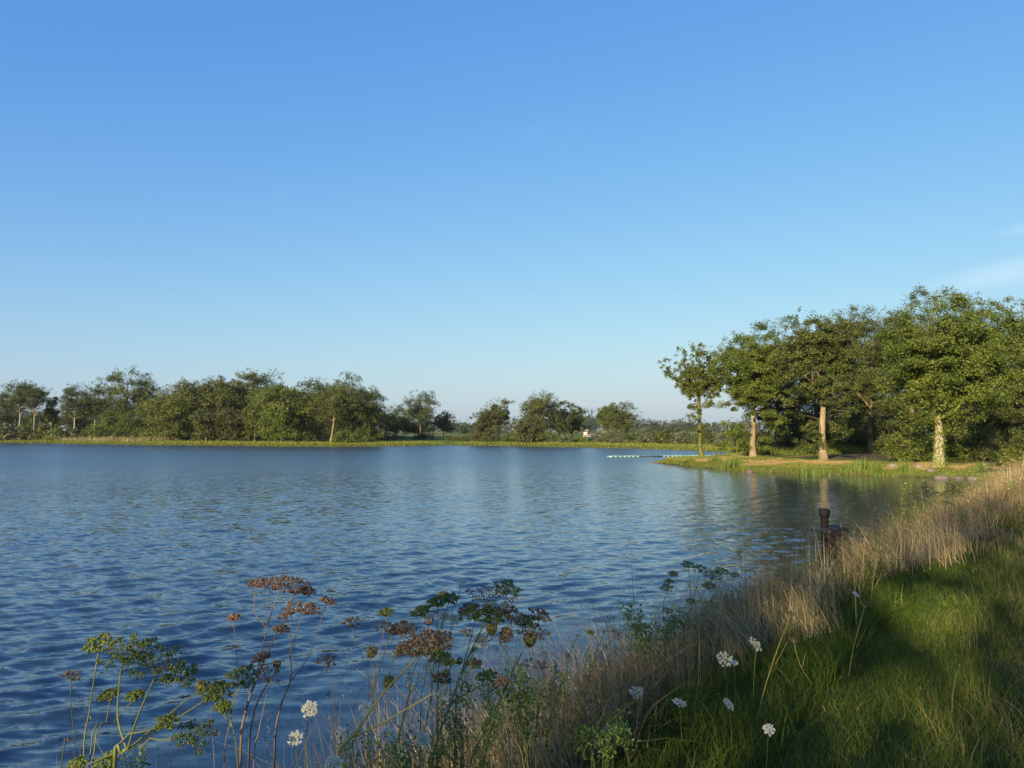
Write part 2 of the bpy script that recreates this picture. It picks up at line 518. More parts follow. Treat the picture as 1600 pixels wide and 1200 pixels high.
def water_material():
    m, nt, out = new_mat('lake_water')
    N, L = nt.nodes.new, nt.links.new
    tc = N('ShaderNodeTexCoord')
    geo = N('ShaderNodeNewGeometry')
    calm = N('ShaderNodeAttribute')
    calm.attribute_name = 'wave'
    farw = N('ShaderNodeAttribute')
    farw.attribute_name = 'farw'

    def layer(scale, rot, stretch, detail, slope, w=None):
        """Random slopes: the three channels of a noise, scaled, as a tilt of the surface."""
        mp = N('ShaderNodeMapping')
        mp.inputs['Rotation'].default_value = (0, 0, rot)
        mp.inputs['Scale'].default_value = (scale / stretch, scale, 1)
        nz = N('ShaderNodeTexNoise')
        nz.inputs['Scale'].default_value = 1.0
        nz.inputs['Detail'].default_value = detail
        nz.inputs['Roughness'].default_value = 0.55
        L(tc.outputs['Object'], mp.inputs['Vector'])
        L(mp.outputs['Vector'], nz.inputs['Vector'])
        sb = N('ShaderNodeVectorMath')
        sb.operation = 'SUBTRACT'
        sb.inputs[1].default_value = (0.5, 0.5, 0.5)
        L(nz.outputs['Color'], sb.inputs[0])
        ml = N('ShaderNodeMapping')             # steep across the crests, gentle along them
        ml.vector_type = 'VECTOR'
        ml.inputs['Rotation'].default_value = (0, 0, -rot)
        ml.inputs['Scale'].default_value = (slope * 0.4, slope, 0)
        L(sb.outputs[0], ml.inputs['Vector'])
        if w is None:
            return ml.outputs[0]
        sc = N('ShaderNodeVectorMath')
        sc.operation = 'SCALE'
        L(ml.outputs[0], sc.inputs[0])
        L(w, sc.inputs['Scale'])
        return sc.outputs[0]
    l1 = layer(5.0, R(-42), 2.6, 3, 0.55, farw.outputs['Fac'])   # waves too far off for the mesh
    l2 = layer(8.0, R(-40), 2.6, 3, 0.95)                       # ripples riding on the waves
    ad = N('ShaderNodeVectorMath')
    L(l1, ad.inputs[0])
    L(l2, ad.inputs[1])
    sc = N('ShaderNodeVectorMath')
    sc.operation = 'SCALE'
    L(ad.outputs[0], sc.inputs[0])
    L(calm.outputs['Fac'], sc.inputs['Scale'])
    ad2 = N('ShaderNodeVectorMath')
    L(geo.outputs['Normal'], ad2.inputs[0])
    L(sc.outputs[0], ad2.inputs[1])
    nm = N('ShaderNodeVectorMath')
    nm.operation = 'NORMALIZE'
    L(ad2.outputs[0], nm.inputs[0])
    p = N('ShaderNodeBsdfPrincipled')
    p.inputs['Base Color'].default_value = (0.022, 0.038, 0.050, 1)
    # ripples too fine or too far off to be drawn one by one show as a rougher surface
    rg = N('ShaderNodeMapRange')
    rg.inputs['To Min'].default_value = 0.07
    rg.inputs['To Max'].default_value = 0.28
    L(farw.outputs['Fac'], rg.inputs['Value'])
    L(rg.outputs[0], p.inputs['Roughness'])
    p.inputs['IOR'].default_value = 1.6
    L(nm.outputs[0], p.inputs['Normal'])
    L(p.outputs[0], out.inputs['Surface'])
    return m


# ------------------------------------------------------------------ shoreline and terrain
BU = np.array([0.56, 0.83]) / math.hypot(0.56, 0.83)      # direction along the near bank
BN = np.array([BU[1], -BU[0]])                            # across it, away from the water


def st(s, t):
    return BN * s + BU * t


def to_st(x, y):
    return x * BN[0] + y * BN[1], x * BU[0] + y * BU[1]


SHORE = np.array([
    st(-13, -75), st(-10, -40), st(-6.5, -20), st(-5.0, -8), st(-4.5, 0), st(-4.35, 5), st(-3.9, 10), st(-3.4, 15),
    st(-3.0, 20), st(-2.7, 26), st(-2.4, 32), st(-1.8, 40), (26.5, 42.0), (28.6, 45.0),
    (28.0, 46.9), (24.6, 49.4), (21.4, 51.4), (17.9, 53.9), (16.2, 57.0), (15.0, 60.5), (13.8, 65.6), (12.9, 70.2),
    (13.3, 72.5), (16.0, 76.0), (20.0, 79.5), (25.0, 84.5), (28.5, 90.0), (29.5, 96),
    (27.0, 109.0), (20.0, 120.0), (5.6, 134.0), (-4, 141), (-12.0, 146.0), (-22.6, 137.0), (-33.0, 134.0), (-46.0, 138.5), (-60.0, 144.0),
    (-77.0, 153.0), (-95.0, 163.0), (-114.0, 172.0), (-160.0, 182.0), (-260.0, 170.0), (-300.0, 40.0), (-240.0, -120.0), (-90, -130)])


def shore_dist(x, y):
    """Signed distance to the waterline, positive on land."""
    x = np.asarray(x, float)
    y = np.asarray(y, float)
    best = np.full(x.shape, 1e9)
    inside = np.zeros(x.shape, bool)
    n = len(SHORE)
    for i in range(n):
        ax, ay = SHORE[i]
        bx, by = SHORE[(i + 1) % n]
        ex, ey = bx - ax, by - ay
        h = np.clip(((x - ax) * ex + (y - ay) * ey) / (ex * ex + ey * ey), 0, 1)
        best = np.minimum(best, (x - ax - h * ex) ** 2 + (y - ay - h * ey) ** 2)
        cond = ((ay > y) != (by > y)) & (x < ex * (y - ay) / (by - ay + 1e-12) + ax)
        inside ^= cond
    d = np.sqrt(best)
    return np.where(inside, -d, d)


def wob(x, y, k, ph=0.0):
    return (np.sin(x * k + 1.3 + ph) * np.cos(y * k * 1.13 - 0.7 + ph) + 0.5 * np.sin(x * k * 2.3 - y * k * 1.7 + ph * 2)) / 1.5


def hay_edge(t):
    """Where the long grass ends and the mown strip begins, across the bank."""
    return np.interp(t, [0, 9, 12.6, 18.5, 30, 60], [-1.62, -1.5, -0.85, -0.1, 1.2, 3.0])


def terrain(x, y):
    x = np.asarray(x, float)
    y = np.asarray(y, float)
    d = shore_dist(x, y) + 0.22 * wob(x, y, 1.1) + 0.5 * wob(x, y, 0.33, 2.0) * sm(y, 44, 60)
    s, t = to_st(x, y)
    bank = (1 - sm(t, 40, 54)) * (1 - sm(y, 45, 60))
    lowz = 0.38 * sm(d, -0.1, 1.0) + 0.25 * sm(d, 1, 12) + 0.5 * sm(d, 12, 60)
    hiz = 0.12 * sm(d, -0.1, 0.4) + 1.23 * sm(d, 0.2, 3.0)
    z = lowz * (1 - bank) + hiz * bank
    z = z + (0.03 * wob(x, y, 1.7) + 0.04 * wob(x, y, 0.5, 1)) * sm(d, 0.3, 2)
    under = -0.10 * sm(-d, 0, 0.6) - 0.9 * sm(-d, 0.3, 5)
    return np.where(d > 0, z, under) + 0.0


def tz(x, y):
    return float(terrain(np.array([x]), np.array([y]))[0])


def axis(parts):
    out = []
    for a, b, step in parts:
        out.append(np.arange(a, b, step))
    out.append([parts[-1][1]])
    return np.concatenate(out)


gx = np.concatenate([[-3500, -2000, -1200, -700, -450], axis([(-320, -130, 6), (-130, -6, 1.6), (-6, 30, 0.36), (30, 75, 1.0), (75, 200, 8)]),
                     [300, 500, 900, 1600, 2600, 3500]])
gy = np.concatenate([[-900, -500, -300], axis([(-200, -10, 6), (-10, 1, 0.6), (1, 56, 0.36), (56, 100, 0.8), (100, 210, 1.6), (210, 400, 10)]),
                     [500, 700, 1000, 1600, 2500, 4000, 6000]])
GX, GY = np.meshgrid(gx, gy, indexing='xy')
GZ = terrain(GX, GY)
GD = shore_dist(GX, GY)
GS, GT = to_st(GX, GY)
nx, ny = len(gx), len(gy)
gi = (np.arange(ny - 1)[:, None] * nx + np.arange(nx - 1)[None])
gq = np.stack([gi, gi + 1, gi + nx + 1, gi + nx], -1).reshape(-1, 4)
gmb = MB()
gk = (GD > -9)
gk = (gk[:-1, :-1] | gk[1:, 1:] | gk[1:, :-1] | gk[:-1, 1:]).ravel()          # no lake bed far out
gmb.add(np.stack([GX, GY, GZ], -1).reshape(-1, 3), quads=gq[gk])
ground = gmb.build('ground', ground_material(), smooth=True)
tag(ground, 'grassy lake shore, bank and fields', 'ground', kind='structure')


def mixc(a, b, w):
    return a * (1 - w[..., None]) + np.asarray(b) * w[..., None]


gc = np.zeros(GX.shape + (3,)) + np.array([0.085, 0.115, 0.020])
bankw = (1 - sm(GT, 42, 52)) * (1 - sm(GY, 46, 58))
gc = mixc(gc, (0.035, 0.050, 0.012), bankw)                                             # dark soil below the bank grass
gc = mixc(gc, (0.075, 0.060, 0.032), bankw * sm(GS - hay_edge(GT), 0.4, -0.3))                        # thatch under the long grass
gc = mixc(gc, (0.13, 0.115, 0.10), bankw * sm(GS - np.maximum(0, hay_edge(GT) + 0.4), 0.06, 0.2) * (1 - sm(GS, 3.9, 4.4)))  # gravel path
pen = sm(GY, 44, 50) * (1 - sm(GY, 96, 104)) * sm(GX, 5, 12)
dry = sm(wob(GX, GY, 0.42, 0.5) + 0.5 * wob(GX, GY, 1.1, 1.5), -0.05, 0.5)
gc = mixc(gc, (0.33, 0.22, 0.095), pen * dry * sm(GD, 0.5, 1.6) * 0.85)
gc = mixc(gc, (0.085, 0.066, 0.034), pen * sm(GD, 9, 13) * sm(GX, 22, 30))              # leaf litter under the wood
gc = mixc(gc, (0.060, 0.048, 0.030), (1 - sm(GD, 0.0, 0.45)))                           # wet edge
fld = sm(GY, 215, 235)
gc = mixc(gc, (0.30, 0.27, 0.11), fld * sm(wob(GX, GY, 0.011, 0.2), -0.3, 0.1))
gc = mixc(gc, (0.030, 0.030, 0.022), sm(-GD, 0.3, 1.2))
ca = ground.data.attributes.new('col', 'FLOAT_COLOR', 'POINT')
ca.data.foreach_set('color', np.concatenate([gc, np.ones(GX.shape + (1,))], -1).astype(np.float32).ravel())

# ------------------------------------------------------------------ the lake
wr = np.random.default_rng(11)
rr = [2.2]
while rr[-1] < 330:
    rr.append(rr[-1] + max(0.06, rr[-1] * 0.0058))
rr = np.array(rr)
th = np.arange(R(-52), R(48), 0.0050)
WR, WT = np.meshgrid(rr, th, indexing='ij')
WX, WY = WR * np.sin(WT), WR * np.cos(WT)
WD = -shore_dist(WX, WY)
ws, wt_ = to_st(WX, WY)
by_bank = 1 - sm(wt_, 9, 14)                       # weedy shallows under the near bank lie calm
calm_line = sm(WD, 1.2, 4.4) * by_bank + sm(WD, 0.0, 1.0) * (1 - by_bank)
amp = 0.07 + 0.93 * calm_line
lee = sm(WX, 6, 17) * sm(WY, 14, 30) * (1 - sm(WY, 62, 74)) * (1 - sm(WD, 6, 22))
amp = amp * (1 - 0.70 * lee)
lanes = wob(WX * 0.35, WY * 1.6, 0.10, 0.9) * sm(WR, 25, 80)          # wind lanes on the open water
patch = 0.84 + 0.22 * wob(WX, WY, 0.09, 0.4) + 0.12 * wob(WX, WY, 0.31, 1.4) + 0.30 * lanes
amp = amp * patch
cell = np.maximum(np.gradient(rr)[:, None] * np.ones_like(WT), WR * 0.0050)
H = np.zeros_like(WX)
DX = np.zeros_like(WX)
DY = np.zeros_like(WX)
base = R(135)                                      # the waves run towards the upper left of the lake
NW = 84
for i in range(NW):
    lam = 0.20 * (1.3 / 0.20) ** ((i + wr.random()) / NW)
    k = 2 * math.pi / lam
    ang = base + wr.normal(0, 0.45 if lam > 0.35 else 0.75)
    slope = 0.025 * math.exp(-((math.log(lam / 0.46)) / 0.6) ** 2) + 0.009
    a = slope / k
    ph = wr.random() * 2 * math.pi
    arg = k * (WX * math.cos(ang) + WY * math.sin(ang)) + ph
    ok = sm(lam / cell, 2.5, 5.0)
    H += a * np.cos(arg) * ok
    DX -= a * math.cos(ang) * np.sin(arg) * ok
    DY -= a * math.sin(ang) * np.sin(arg) * ok
H *= amp
wmb = MB()
na, nb = WX.shape
wi = (np.arange(na - 1)[:, None] * nb + np.arange(nb - 1)[None])
keep = (WD > -3.0)
kq = keep[:-1, :-1] | keep[1:, 1:]
wq = np.stack([wi, wi + nb, wi + nb + 1, wi + 1], -1)[kq]
used, inv = np.unique(wq.ravel(), return_inverse=True)
wv = np.stack([WX + DX * amp * 0.8, WY + DY * amp * 0.8, H], -1).reshape(-1, 3)[used]
wmb.add(wv, quads=inv.reshape(-1, 4))
water = wmb.build('lake_water', water_material(), smooth=True)
tag(water, 'rippled blue lake water', 'lake', kind='structure')
for nm, arr in (('wave', np.clip(amp, 0, 1.2)), ('farw', sm(WR, 12, 90) * (1 - 0.75 * lee))):
    aa = water.data.attributes.new(nm, 'FLOAT', 'POINT')
    aa.data.foreach_set('value', arr.ravel()[used].astype(np.float32))

# ------------------------------------------------------------------ trees
def bez(p0, p1, p2, n):
    t = np.linspace(0, 1, n)[:, None]
    return (1 - t) ** 2 * p0 + 2 * t * (1 - t) * p1 + t * t * p2


def crown_leaves(mb, centres, outward, rad, per, leaf, rng, flat=0.5, jit=0.16, shape=0.62, world_off=None):
    """Leaf clumps: per leaves round each centre, in a flattened, ragged puff."""
    n = len(centres)
    m = n * per
    c = np.repeat(centres, per, 0)
    o = np.repeat(outward, per, 0)
    r = np.repeat(rad, per)
    d = unit(rng.normal(size=(m, 3)))
    f = rng.random(m) ** shape
    off = d * (f * r)[:, None]
    off[:, 2] *= flat
    droop = -0.22 * (off[:, 0] ** 2 + off[:, 1] ** 2) / np.maximum(r, 0.01)
    off[:, 2] += droop
    p = c + off
    if GAPS and world_off is not None:
        keep = np.ones(m, bool)
        for g, gr in GAPS:
            dv_ = p + world_off - np.array(g)
            along = dv_ @ SUNV
            keep &= ~((np.linalg.norm(dv_ - along[:, None] * SUNV, axis=1) < gr) & (along > 0))
        p, o, c, r = p[keep], o[keep], c[keep], r[keep]
    else:
        keep = slice(None)
    n_all, m = m, len(p)
    nrm = unit(rng.normal(size=(m, 3)) * 0.75 + np.array([0, 0, 0.65]) + o * 0.35)
    L = leaf * (0.65 + 0.7 * rng.random(m))
    base = np.repeat(rng.normal(0.5, jit, n), per)[keep]
    tint = np.clip(base + rng.normal(0, 0.15, m), 0, 1)
    mb.flecks(p, nrm, L, L * (0.62 + 0.28 * rng.random(m)), rng, tint)


GAPS = None        # gaps in the crowns behind the viewer, through which the sun reaches the bank: (point, radius)
SUNV = np.array([-math.sin(SUN_AZ) * math.cos(SUN_EL), -math.cos(SUN_AZ) * math.cos(SUN_EL), math.sin(SUN_EL)])


def make_tree(name, label, x, y, top, half_w, crown0, leaf_key='olive', bark='bark', seed=1, near=False, group=None,
              lean=(0.0, 0.0), trunk_r=None, dens=1.0, lo=0.30, open_=0.0, limbs=None, depth=1.0, sky=0.0, lobes=9,
              cat='tree', fork=0, crown_dx=0.0, extra=None, low_skirt=0.0, bare=0, flat=0.62, clus=1.0, z0=None, taper=0.0):
    """A tapered trunk with limbs reaching to leaf clumps spread through an uneven crown. top: height of its top (world z)."""
    rng = np.random.default_rng(seed)
    zb = tz(x, y) if z0 is None else z0
    Ht = top - zb
    root = thing(name, label, cat, (x, y, zb), 0, group)
    tr = trunk_r or 0.022 * Ht
    cb = crown0 * Ht
    hz = (Ht - cb) / 2
    ctr = np.array([lean[0] * Ht * 0.6 + crown_dx, lean[1] * Ht * 0.6, cb + hz])
    rad3 = np.array([half_w, half_w * depth, hz])
    # trunk
    nt_ = 11
    tt = np.linspace(0, 1, nt_)
    hgt = Ht * (0.86 if not fork else 0.6)
    wig = np.cumsum(rng.normal(0, 0.016 * Ht / nt_ * 3, (nt_, 2)), 0)
    wig -= wig[0]
    tp = np.stack([lean[0] * hgt * tt + wig[:, 0], lean[1] * hgt * tt + wig[:, 1], hgt * tt - 0.05], -1)
    trad = tr * (0.84 * (1 - 0.88 * tt ** 1.25) + 0.0)
    zf = tt * hgt
    trad = trad + tr * (0.42 * np.exp(-zf / (tr * 1.3)))
    wood = MB()
    sides = 9 if near else 6
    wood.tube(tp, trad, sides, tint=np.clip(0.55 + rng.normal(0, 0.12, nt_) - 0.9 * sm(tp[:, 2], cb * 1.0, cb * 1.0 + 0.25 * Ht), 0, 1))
    nodes = [tp[nt_ // 3:]]
    nrad = [trad[nt_ // 3:]]
    # envelope with bulges
    ld = unit(rng.normal(size=(lobes, 3)) * np.array([1, 1, 0.8]) + np.array([0, 0, 0.15]))
    lk = 0.25 + 0.35 * rng.random(lobes)

    def env(d):
        dots = np.clip(d @ ld.T, 0, 1) ** 5 * lk
        e = 0.70 + dots.max(1) + 0.25 * dots.sum(1)
        e = np.minimum(e, 1.08)
        if taper:
            e = e * (1 - taper * np.clip(d[:, 2], 0, 1) * 0.0)
        return e

    nl = limbs or (12 if near else 8)
    for i in range(nl):
        d = ld[i % lobes] + rng.normal(0, 0.2, 3)
        d = unit(d)
        e = ctr + d * rad3 * (0.74 + 0.1 * rng.random()) * env(d[None])[0]
        h = np.clip((cb * 0.8 + (e[2] - cb * 0.8) * rng.uniform(0.15, 0.55)) / hgt, 0.1, 0.9)
        j = h * (nt_ - 1)
        j0 = int(j)
        p0 = tp[j0] + (tp[min(j0 + 1, nt_ - 1)] - tp[j0]) * (j - j0)
        r0 = np.interp(h, tt, trad) * rng.uniform(0.45, 0.62)
        pm = p0 + (e - p0) * 0.5 + np.array([0, 0, rng.uniform(-0.05, 0.16) * Ht * 0.6])
        pts = bez(p0, pm, e, 8)
        pts[1:-1] += rng.normal(0, 0.012 * Ht, (6, 3))
        rads = np.linspace(r0, r0 * 0.22, 8)
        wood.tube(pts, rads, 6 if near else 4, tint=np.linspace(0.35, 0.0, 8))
        nodes.append(pts[2:])
        nrad.append(rads[2:])
    for i in range(bare):                       # bare dead boughs
        az = rng.uniform(0, 2 * math.pi)
        h = rng.uniform(0.42, 0.7)
        p0 = np.array([np.interp(h, tt, tp[:, k]) for k in range(3)])
        ln = half_w * rng.uniform(0.5, 0.95)
        e = p0 + np.array([math.cos(az) * ln, math.sin(az) * ln * 0.5, ln * rng.uniform(0.1, 0.9)])
        pts = bez(p0, p0 + (e - p0) * 0.5 + np.array([0, 0, -0.1 * ln]), e, 6)
        wood.tube(pts, np.linspace(tr * 0.34, tr * 0.08, 6), 5, tint=0.75)
    NP = np.vstack(nodes)
    NR = np.concatenate(nrad)
    # clumps
    ncl = int((270 if near else 170) * clus)
    cen = []
    while len(cen) < ncl:
        d = unit(rng.normal(size=(ncl, 3)))
        f = lo + (1 - lo) * rng.random(ncl) ** 0.75
        pp = ctr + d * rad3 * (f * env(d))[:, None]
        ok = pp[:, 2] > cb * 0.85
        if open_:
            g = np.sin(pp[:, 0] * 2.1 + seed) + np.sin(pp[:, 1] * 2.3 + seed * 2) + np.sin(pp[:, 2] * 2.0 + seed * 3)
            ok &= g > -1.6 + open_ * 2.0
        cen.extend(pp[ok])
    # the first ones are boughs; each carries a layered handful of clumps
    per_b = 5 if near else 4
    cen = np.array(cen[:max(8, ncl // per_b)])
    sz0 = (half_w * hz * half_w) ** (1 / 3)
    cen = np.repeat(cen, per_b, 0) + rng.normal(0, 1, (len(cen) * per_b, 3)) * np.array([0.17, 0.17, 0.10]) * sz0
    cen = cen[cen[:, 2] > cb * 0.8]
    if low_skirt:
        ns = int(ncl * low_skirt)
        az = rng.uniform(0, 2 * math.pi, ns)
        q = half_w * rng.uniform(0.3, 0.85, ns)
        zz = rng.uniform(0.06, crown0 + 0.1, ns) * Ht
        cen = np.vstack([cen, np.stack([ctr[0] + np.cos(az) * q, ctr[1] + np.sin(az) * q * depth, zz], -1)])
    outw = unit(cen - ctr)
    for c in cen[::1 if near else 2]:
        dist = np.linalg.norm(NP - c, axis=1) + 0.7 * np.maximum(0, NP[:, 2] - c[2])
        k = int(dist.argmin())
        p0 = NP[k]
        r0 = min(NR[k] * 0.55, 0.012 * Ht * 0.35 + 0.01)
        if c[2] < cb:
            r0 = 0.018
        mid = (p0 + c) / 2 + rng.normal(0, 0.08, 3) * np.linalg.norm(c - p0) + np.array([0, 0, 0.04 * Ht * 0.5])
        wood.tube(bez(p0, mid, c, 4), np.linspace(r0, r0 * 0.25, 4), 4 if near else 3, tint=rng.uniform(0.0, 0.3), cap=False)
    wood.build('trunk', M[bark], root, smooth=True)
    cr = MB()
    sz = (half_w * hz * half_w) ** (1 / 3)
    rad = sz * (rng.uniform(0.10, 0.24, len(cen)) if near else rng.uniform(0.15, 0.30, len(cen)))
    per = int((225 if near else 72) * dens)
    leaf = (0.125 if near else max(0.19, sz * 0.048))
    if not near:
        flat = max(flat, 0.72)
    crown_leaves(cr, cen, outw, rad, per, leaf, rng, flat=flat, world_off=np.array([x, y, zb]))
    # stray twigs of leaves that break the outline
    ns = int(len(cen) * 1.1)
    d = unit(rng.normal(size=(ns, 3)))
    pp = ctr + d * rad3 * (env(d) * rng.uniform(0.95, 1.12, ns))[:, None]
    pp = pp[pp[:, 2] > cb]
    crown_leaves(cr, pp, unit(pp - ctr), sz * rng.uniform(0.07, 0.15, len(pp)), max(8, per // 8), leaf, rng, flat=0.8, world_off=np.array([x, y, zb]))
    if extra:
        extra(cr, wood, rng, tp, trad, Ht)
    cr.build('crown', M[leaf_key], root)
    return root


def make_shrub(name, label, x, y, h, rx, ry, leaf_key='olive', seed=1, near=False, group=None, dens=1.0, cat='shrub', spiky=0.0,
               leaf=None, z0=None):
    rng = np.random.default_rng(seed)
    zb = tz(x, y) if z0 is None else z0
    root = thing(name, label, cat, (x, y, zb), 0, group)
    n = int(36 * dens * (1.6 if near else 1.0))
    d = unit(rng.normal(size=(n, 3)))
    d[:, 2] = np.abs(d[:, 2])
    ld = unit(np.column_stack([rng.normal(size=(7, 2)), np.abs(rng.normal(size=7)) + 0.2]))
    e = 0.72 + 0.4 * (np.clip(d @ ld.T, 0, 1) ** 4).max(1)
    f = 0.5 + 0.5 * rng.random(n) ** 0.5
    cen = d * np.array([rx, ry, h * 0.92]) * (f * e)[:, None]
    cen[:, 2] = np.maximum(cen[:, 2], 0.1 * h)
    st_ = MB()
    for c in cen[:: 2]:
        b = np.array([rng.normal(0, 0.12 * rx), rng.normal(0, 0.12 * ry), -0.05])
        st_.tube(bez(b, np.array([c[0] * 0.45, c[1] * 0.45, c[2] * 0.7]), c, 4), np.linspace(0.035, 0.01, 4) * max(0.5, h / 2.2), 3,
                 tint=rng.uniform(0.2, 0.6), cap=False)
    st_.build('stems', M['bark'], root)
    cr = MB()
    sz = (rx * ry * h) ** (1 / 3)
    per = 110 if near else 48
    lf = leaf or (0.13 if near else max(0.22, 0.12 * sz))
    crown_leaves(cr, cen, unit(cen), sz * rng.uniform(0.24, 0.42, n), per, lf, rng, flat=0.75)
    if spiky:
        m = int(260 * spiky)
        d = unit(np.column_stack([rng.normal(size=(m, 2)), np.abs(rng.normal(size=m)) + 0.5]))
        p = d * np.array([rx, ry, h]) * rng.uniform(0.8, 1.22, m)[:, None]
        nr = unit(np.cross(d, rng.normal(size=(m, 3))))
        L = rng.uniform(0.3, 0.6, m) * h * 0.45
        side = np.cross(nr, d)
        cr.leaves(p, nr, L, L * 0.09, rng, np.clip(rng.normal(0.6, 0.2, m), 0, 1), up=side)
    cr.build('foliage', M[leaf_key], root)
    return root


def top_z(px, py, Y):
    return float(at(px, py, Y)[2])


# --- the stand of trees on the peninsula, right
def near_tree(label, px, base_py, top_py, hw_px, **kw):
    p = foot(px, base_py, 0.5)
    Y = p[1]
    cx = kw.pop('crown_px', px)
    return make_tree('oak_tree', label, p[0], Y, top_z(px, top_py, Y), hw_px / F_PX * Y, near=True, crown_dx=(cx - px) / F_PX * Y, **kw)


def ivy_on(trunk_top, dens):
    def f(cr, wood, rng, tp, trad, Ht):
        n = int(dens)
        h = rng.random(n) ** 0.9 * trunk_top
        z = h * Ht
        px = np.interp(z, tp[:, 2], tp[:, 0])
        py = np.interp(z, tp[:, 2], tp[:, 1])
        r = np.interp(z, tp[:, 2], trad) * rng.uniform(1.0, 1.15, n) + rng.random(n) ** 4 * 0.16
        az = rng.uniform(0, 2 * math.pi, n)
        o = np.stack([np.cos(az), np.sin(az), np.zeros(n)], -1)
        p = np.stack([px, py, z], -1) + o * r[:, None]
        cr.leaves(p, unit(o + rng.normal(0, 0.5, (n, 3))), rng.uniform(0.09, 0.16, n), rng.uniform(0.07, 0.12, n), rng,
                  np.clip(rng.normal(0.75, 0.2, n), 0, 1))
    return f


def v_crown(cr, wood, rng, tp, trad, Ht):
    """Steep bare boughs set with short leafy twigs, as on a half-dead oak wrapped in ivy."""
    start = tp[5]
    for i in range(26):
        az = i * 2.4 + rng.uniform(-0.3, 0.3)
        spread = rng.uniform(0.3, 1.05)
        zt = Ht * rng.uniform(0.74, 1.0) if spread < 0.75 else Ht * rng.uniform(0.60, 0.86)
        e = np.array([tp[-1][0] + math.cos(az) * 3.6 * spread, tp[-1][1] + math.sin(az) * 2.6 * spread, zt])
        p0 = start + np.array([0, 0, rng.uniform(-0.6, 1.6)])
        pts = bez(p0, (p0 + e) / 2 + np.array([math.cos(az) * 0.4, math.sin(az) * 0.4, -0.5]), e, 9)
        pts[2:-1] += rng.normal(0, 0.10, (6, 3))
        wood.tube(pts, np.linspace(0.085, 0.02, 9), 5, tint=0.45)
        k = rng.integers(3, 9, 24)
        c = pts[k] + rng.normal(0, 0.20, (24, 3))
        crown_leaves(cr, c, unit(rng.normal(size=(24, 3))), rng.uniform(0.14, 0.34, 24), 44, 0.12, rng, flat=0.9)
    for i in range(9):                          # short leafy sprays low on the trunk
        az = i * 2.1
        z = Ht * rng.uniform(0.24, 0.48)
        p0 = np.array([np.interp(z, tp[:, 2], tp[:, 0]), np.interp(z, tp[:, 2], tp[:, 1]), z])
        e = p0 + np.array([math.cos(az) * rng.uniform(0.7, 1.5), math.sin(az) * 0.8, rng.uniform(-0.2, 0.4)])
        wood.tube(bez(p0, (p0 + e) / 2 + np.array([0, 0, 0.15]), e, 5), np.linspace(0.03, 0.01, 5), 4, tint=0.3)
        c = p0 + (e - p0) * rng.uniform(0.4, 1.05, 8)[:, None] + rng.normal(0, 0.14, (8, 3))
        crown_leaves(cr, c, unit(rng.normal(size=(8, 3))), rng.uniform(0.12, 0.3, 8), 30, 0.115, rng, flat=0.8)
    ivy_on(0.58, 1900)(cr, wood, rng, tp, trad, Ht)


def bough_left(cr, wood, rng, tp, trad, Ht):
    z = 0.265 * Ht
    p0 = np.array([np.interp(z, tp[:, 2], tp[:, 0]), np.interp(z, tp[:, 2], tp[:, 1]), z])
    e = p0 + np.array([-2.75, -0.5, 1.55])
    pts = bez(p0, p0 + np.array([-0.7, -0.2, 1.2]), e, 9)
    wood.tube(pts, np.linspace(0.12, 0.035, 9), 6, tint=0.7)
    for q, l in ((0.21, -1.3), (0.155, -0.9), (0.19, 1.0)):
        a = np.array([np.interp(q * Ht, tp[:, 2], tp[:, 0]), -0.25, q * Ht])
        wood.tube(bez(a, a + np.array([l * 0.5, -0.1, 0.05]), a + np.array([l, -0.3, 0.1]), 5), np.linspace(0.03, 0.012, 5), 4, tint=0.7)
        crown_leaves(cr, a + np.array([l, -0.3, 0.1]) + rng.normal(0, 0.25, (6, 3)), unit(rng.normal(size=(6, 3))),
                     rng.uniform(0.2, 0.45, 6), 60, 0.14, rng)
    crown_leaves(cr, e + rng.normal(0, 0.4, (7, 3)), unit(rng.normal(size=(7, 3))), rng.uniform(0.3, 0.6, 7), 90, 0.15, rng)


near_tree('sparse ivy-wrapped oak with upswept boughs, outermost on the point', 1096, 711.5, 537, 40, crown0=0.55, leaf_key='ivy',
          bark='bark_moss', seed=21, clus=0.06, dens=0.4, extra=v_crown, trunk_r=0.20, limbs=3)
near_tree('oak with pale scarred trunk forking low, second from the tip of the point', 1177, 714.5, 519, 58, crown0=0.34, leaf_key='green',
          bark='bark_pale', seed=22, trunk_r=0.30, low_skirt=0.16, open_=0.3, clus=1.05)
near_tree('broad oak on a dark shaded trunk behind the pale forked one', 1214, 709, 507, 62, crown0=0.30, leaf_key='dark',
          bark='bark', seed=23, trunk_r=0.36, low_skirt=0.12, clus=1.1)
near_tree('tall oak with straight tan trunk and one long bare bough reaching left', 1287, 720, 480, 60, crown0=0.38, leaf_key='olive',
          bark='bark_pale', seed=24, trunk_r=0.33, open_=0.35, extra=bough_left, clus=1.15, low_skirt=0.05)
near_tree('loose airy oak with forked tan trunk between the two big pale trunks', 1360, 708, 489, 62, crown0=0.30, leaf_key='olive',
          bark='bark_pale', seed=25, trunk_r=0.30, open_=0.55, crown_px=1352, low_skirt=0.15)
near_tree('big bright green oak with lichen-yellow trunk nearest the water', 1467, 728.5, 478, 92, crown0=0.28, leaf_key='green',
          bark='bark_moss', seed=26, trunk_r=0.38, clus=1.7, dens=1.05, crown_px=1487, lobes=16, limbs=18, flat=0.55,
          extra=ivy_on(0.22, 500))
near_tree('dark-crowned tree rising behind the left side of the bright green oak', 1425, 707, 463, 62, crown0=0.28, leaf_key='olive',
          bark='bark', seed=27, clus=1.1, open_=0.2)
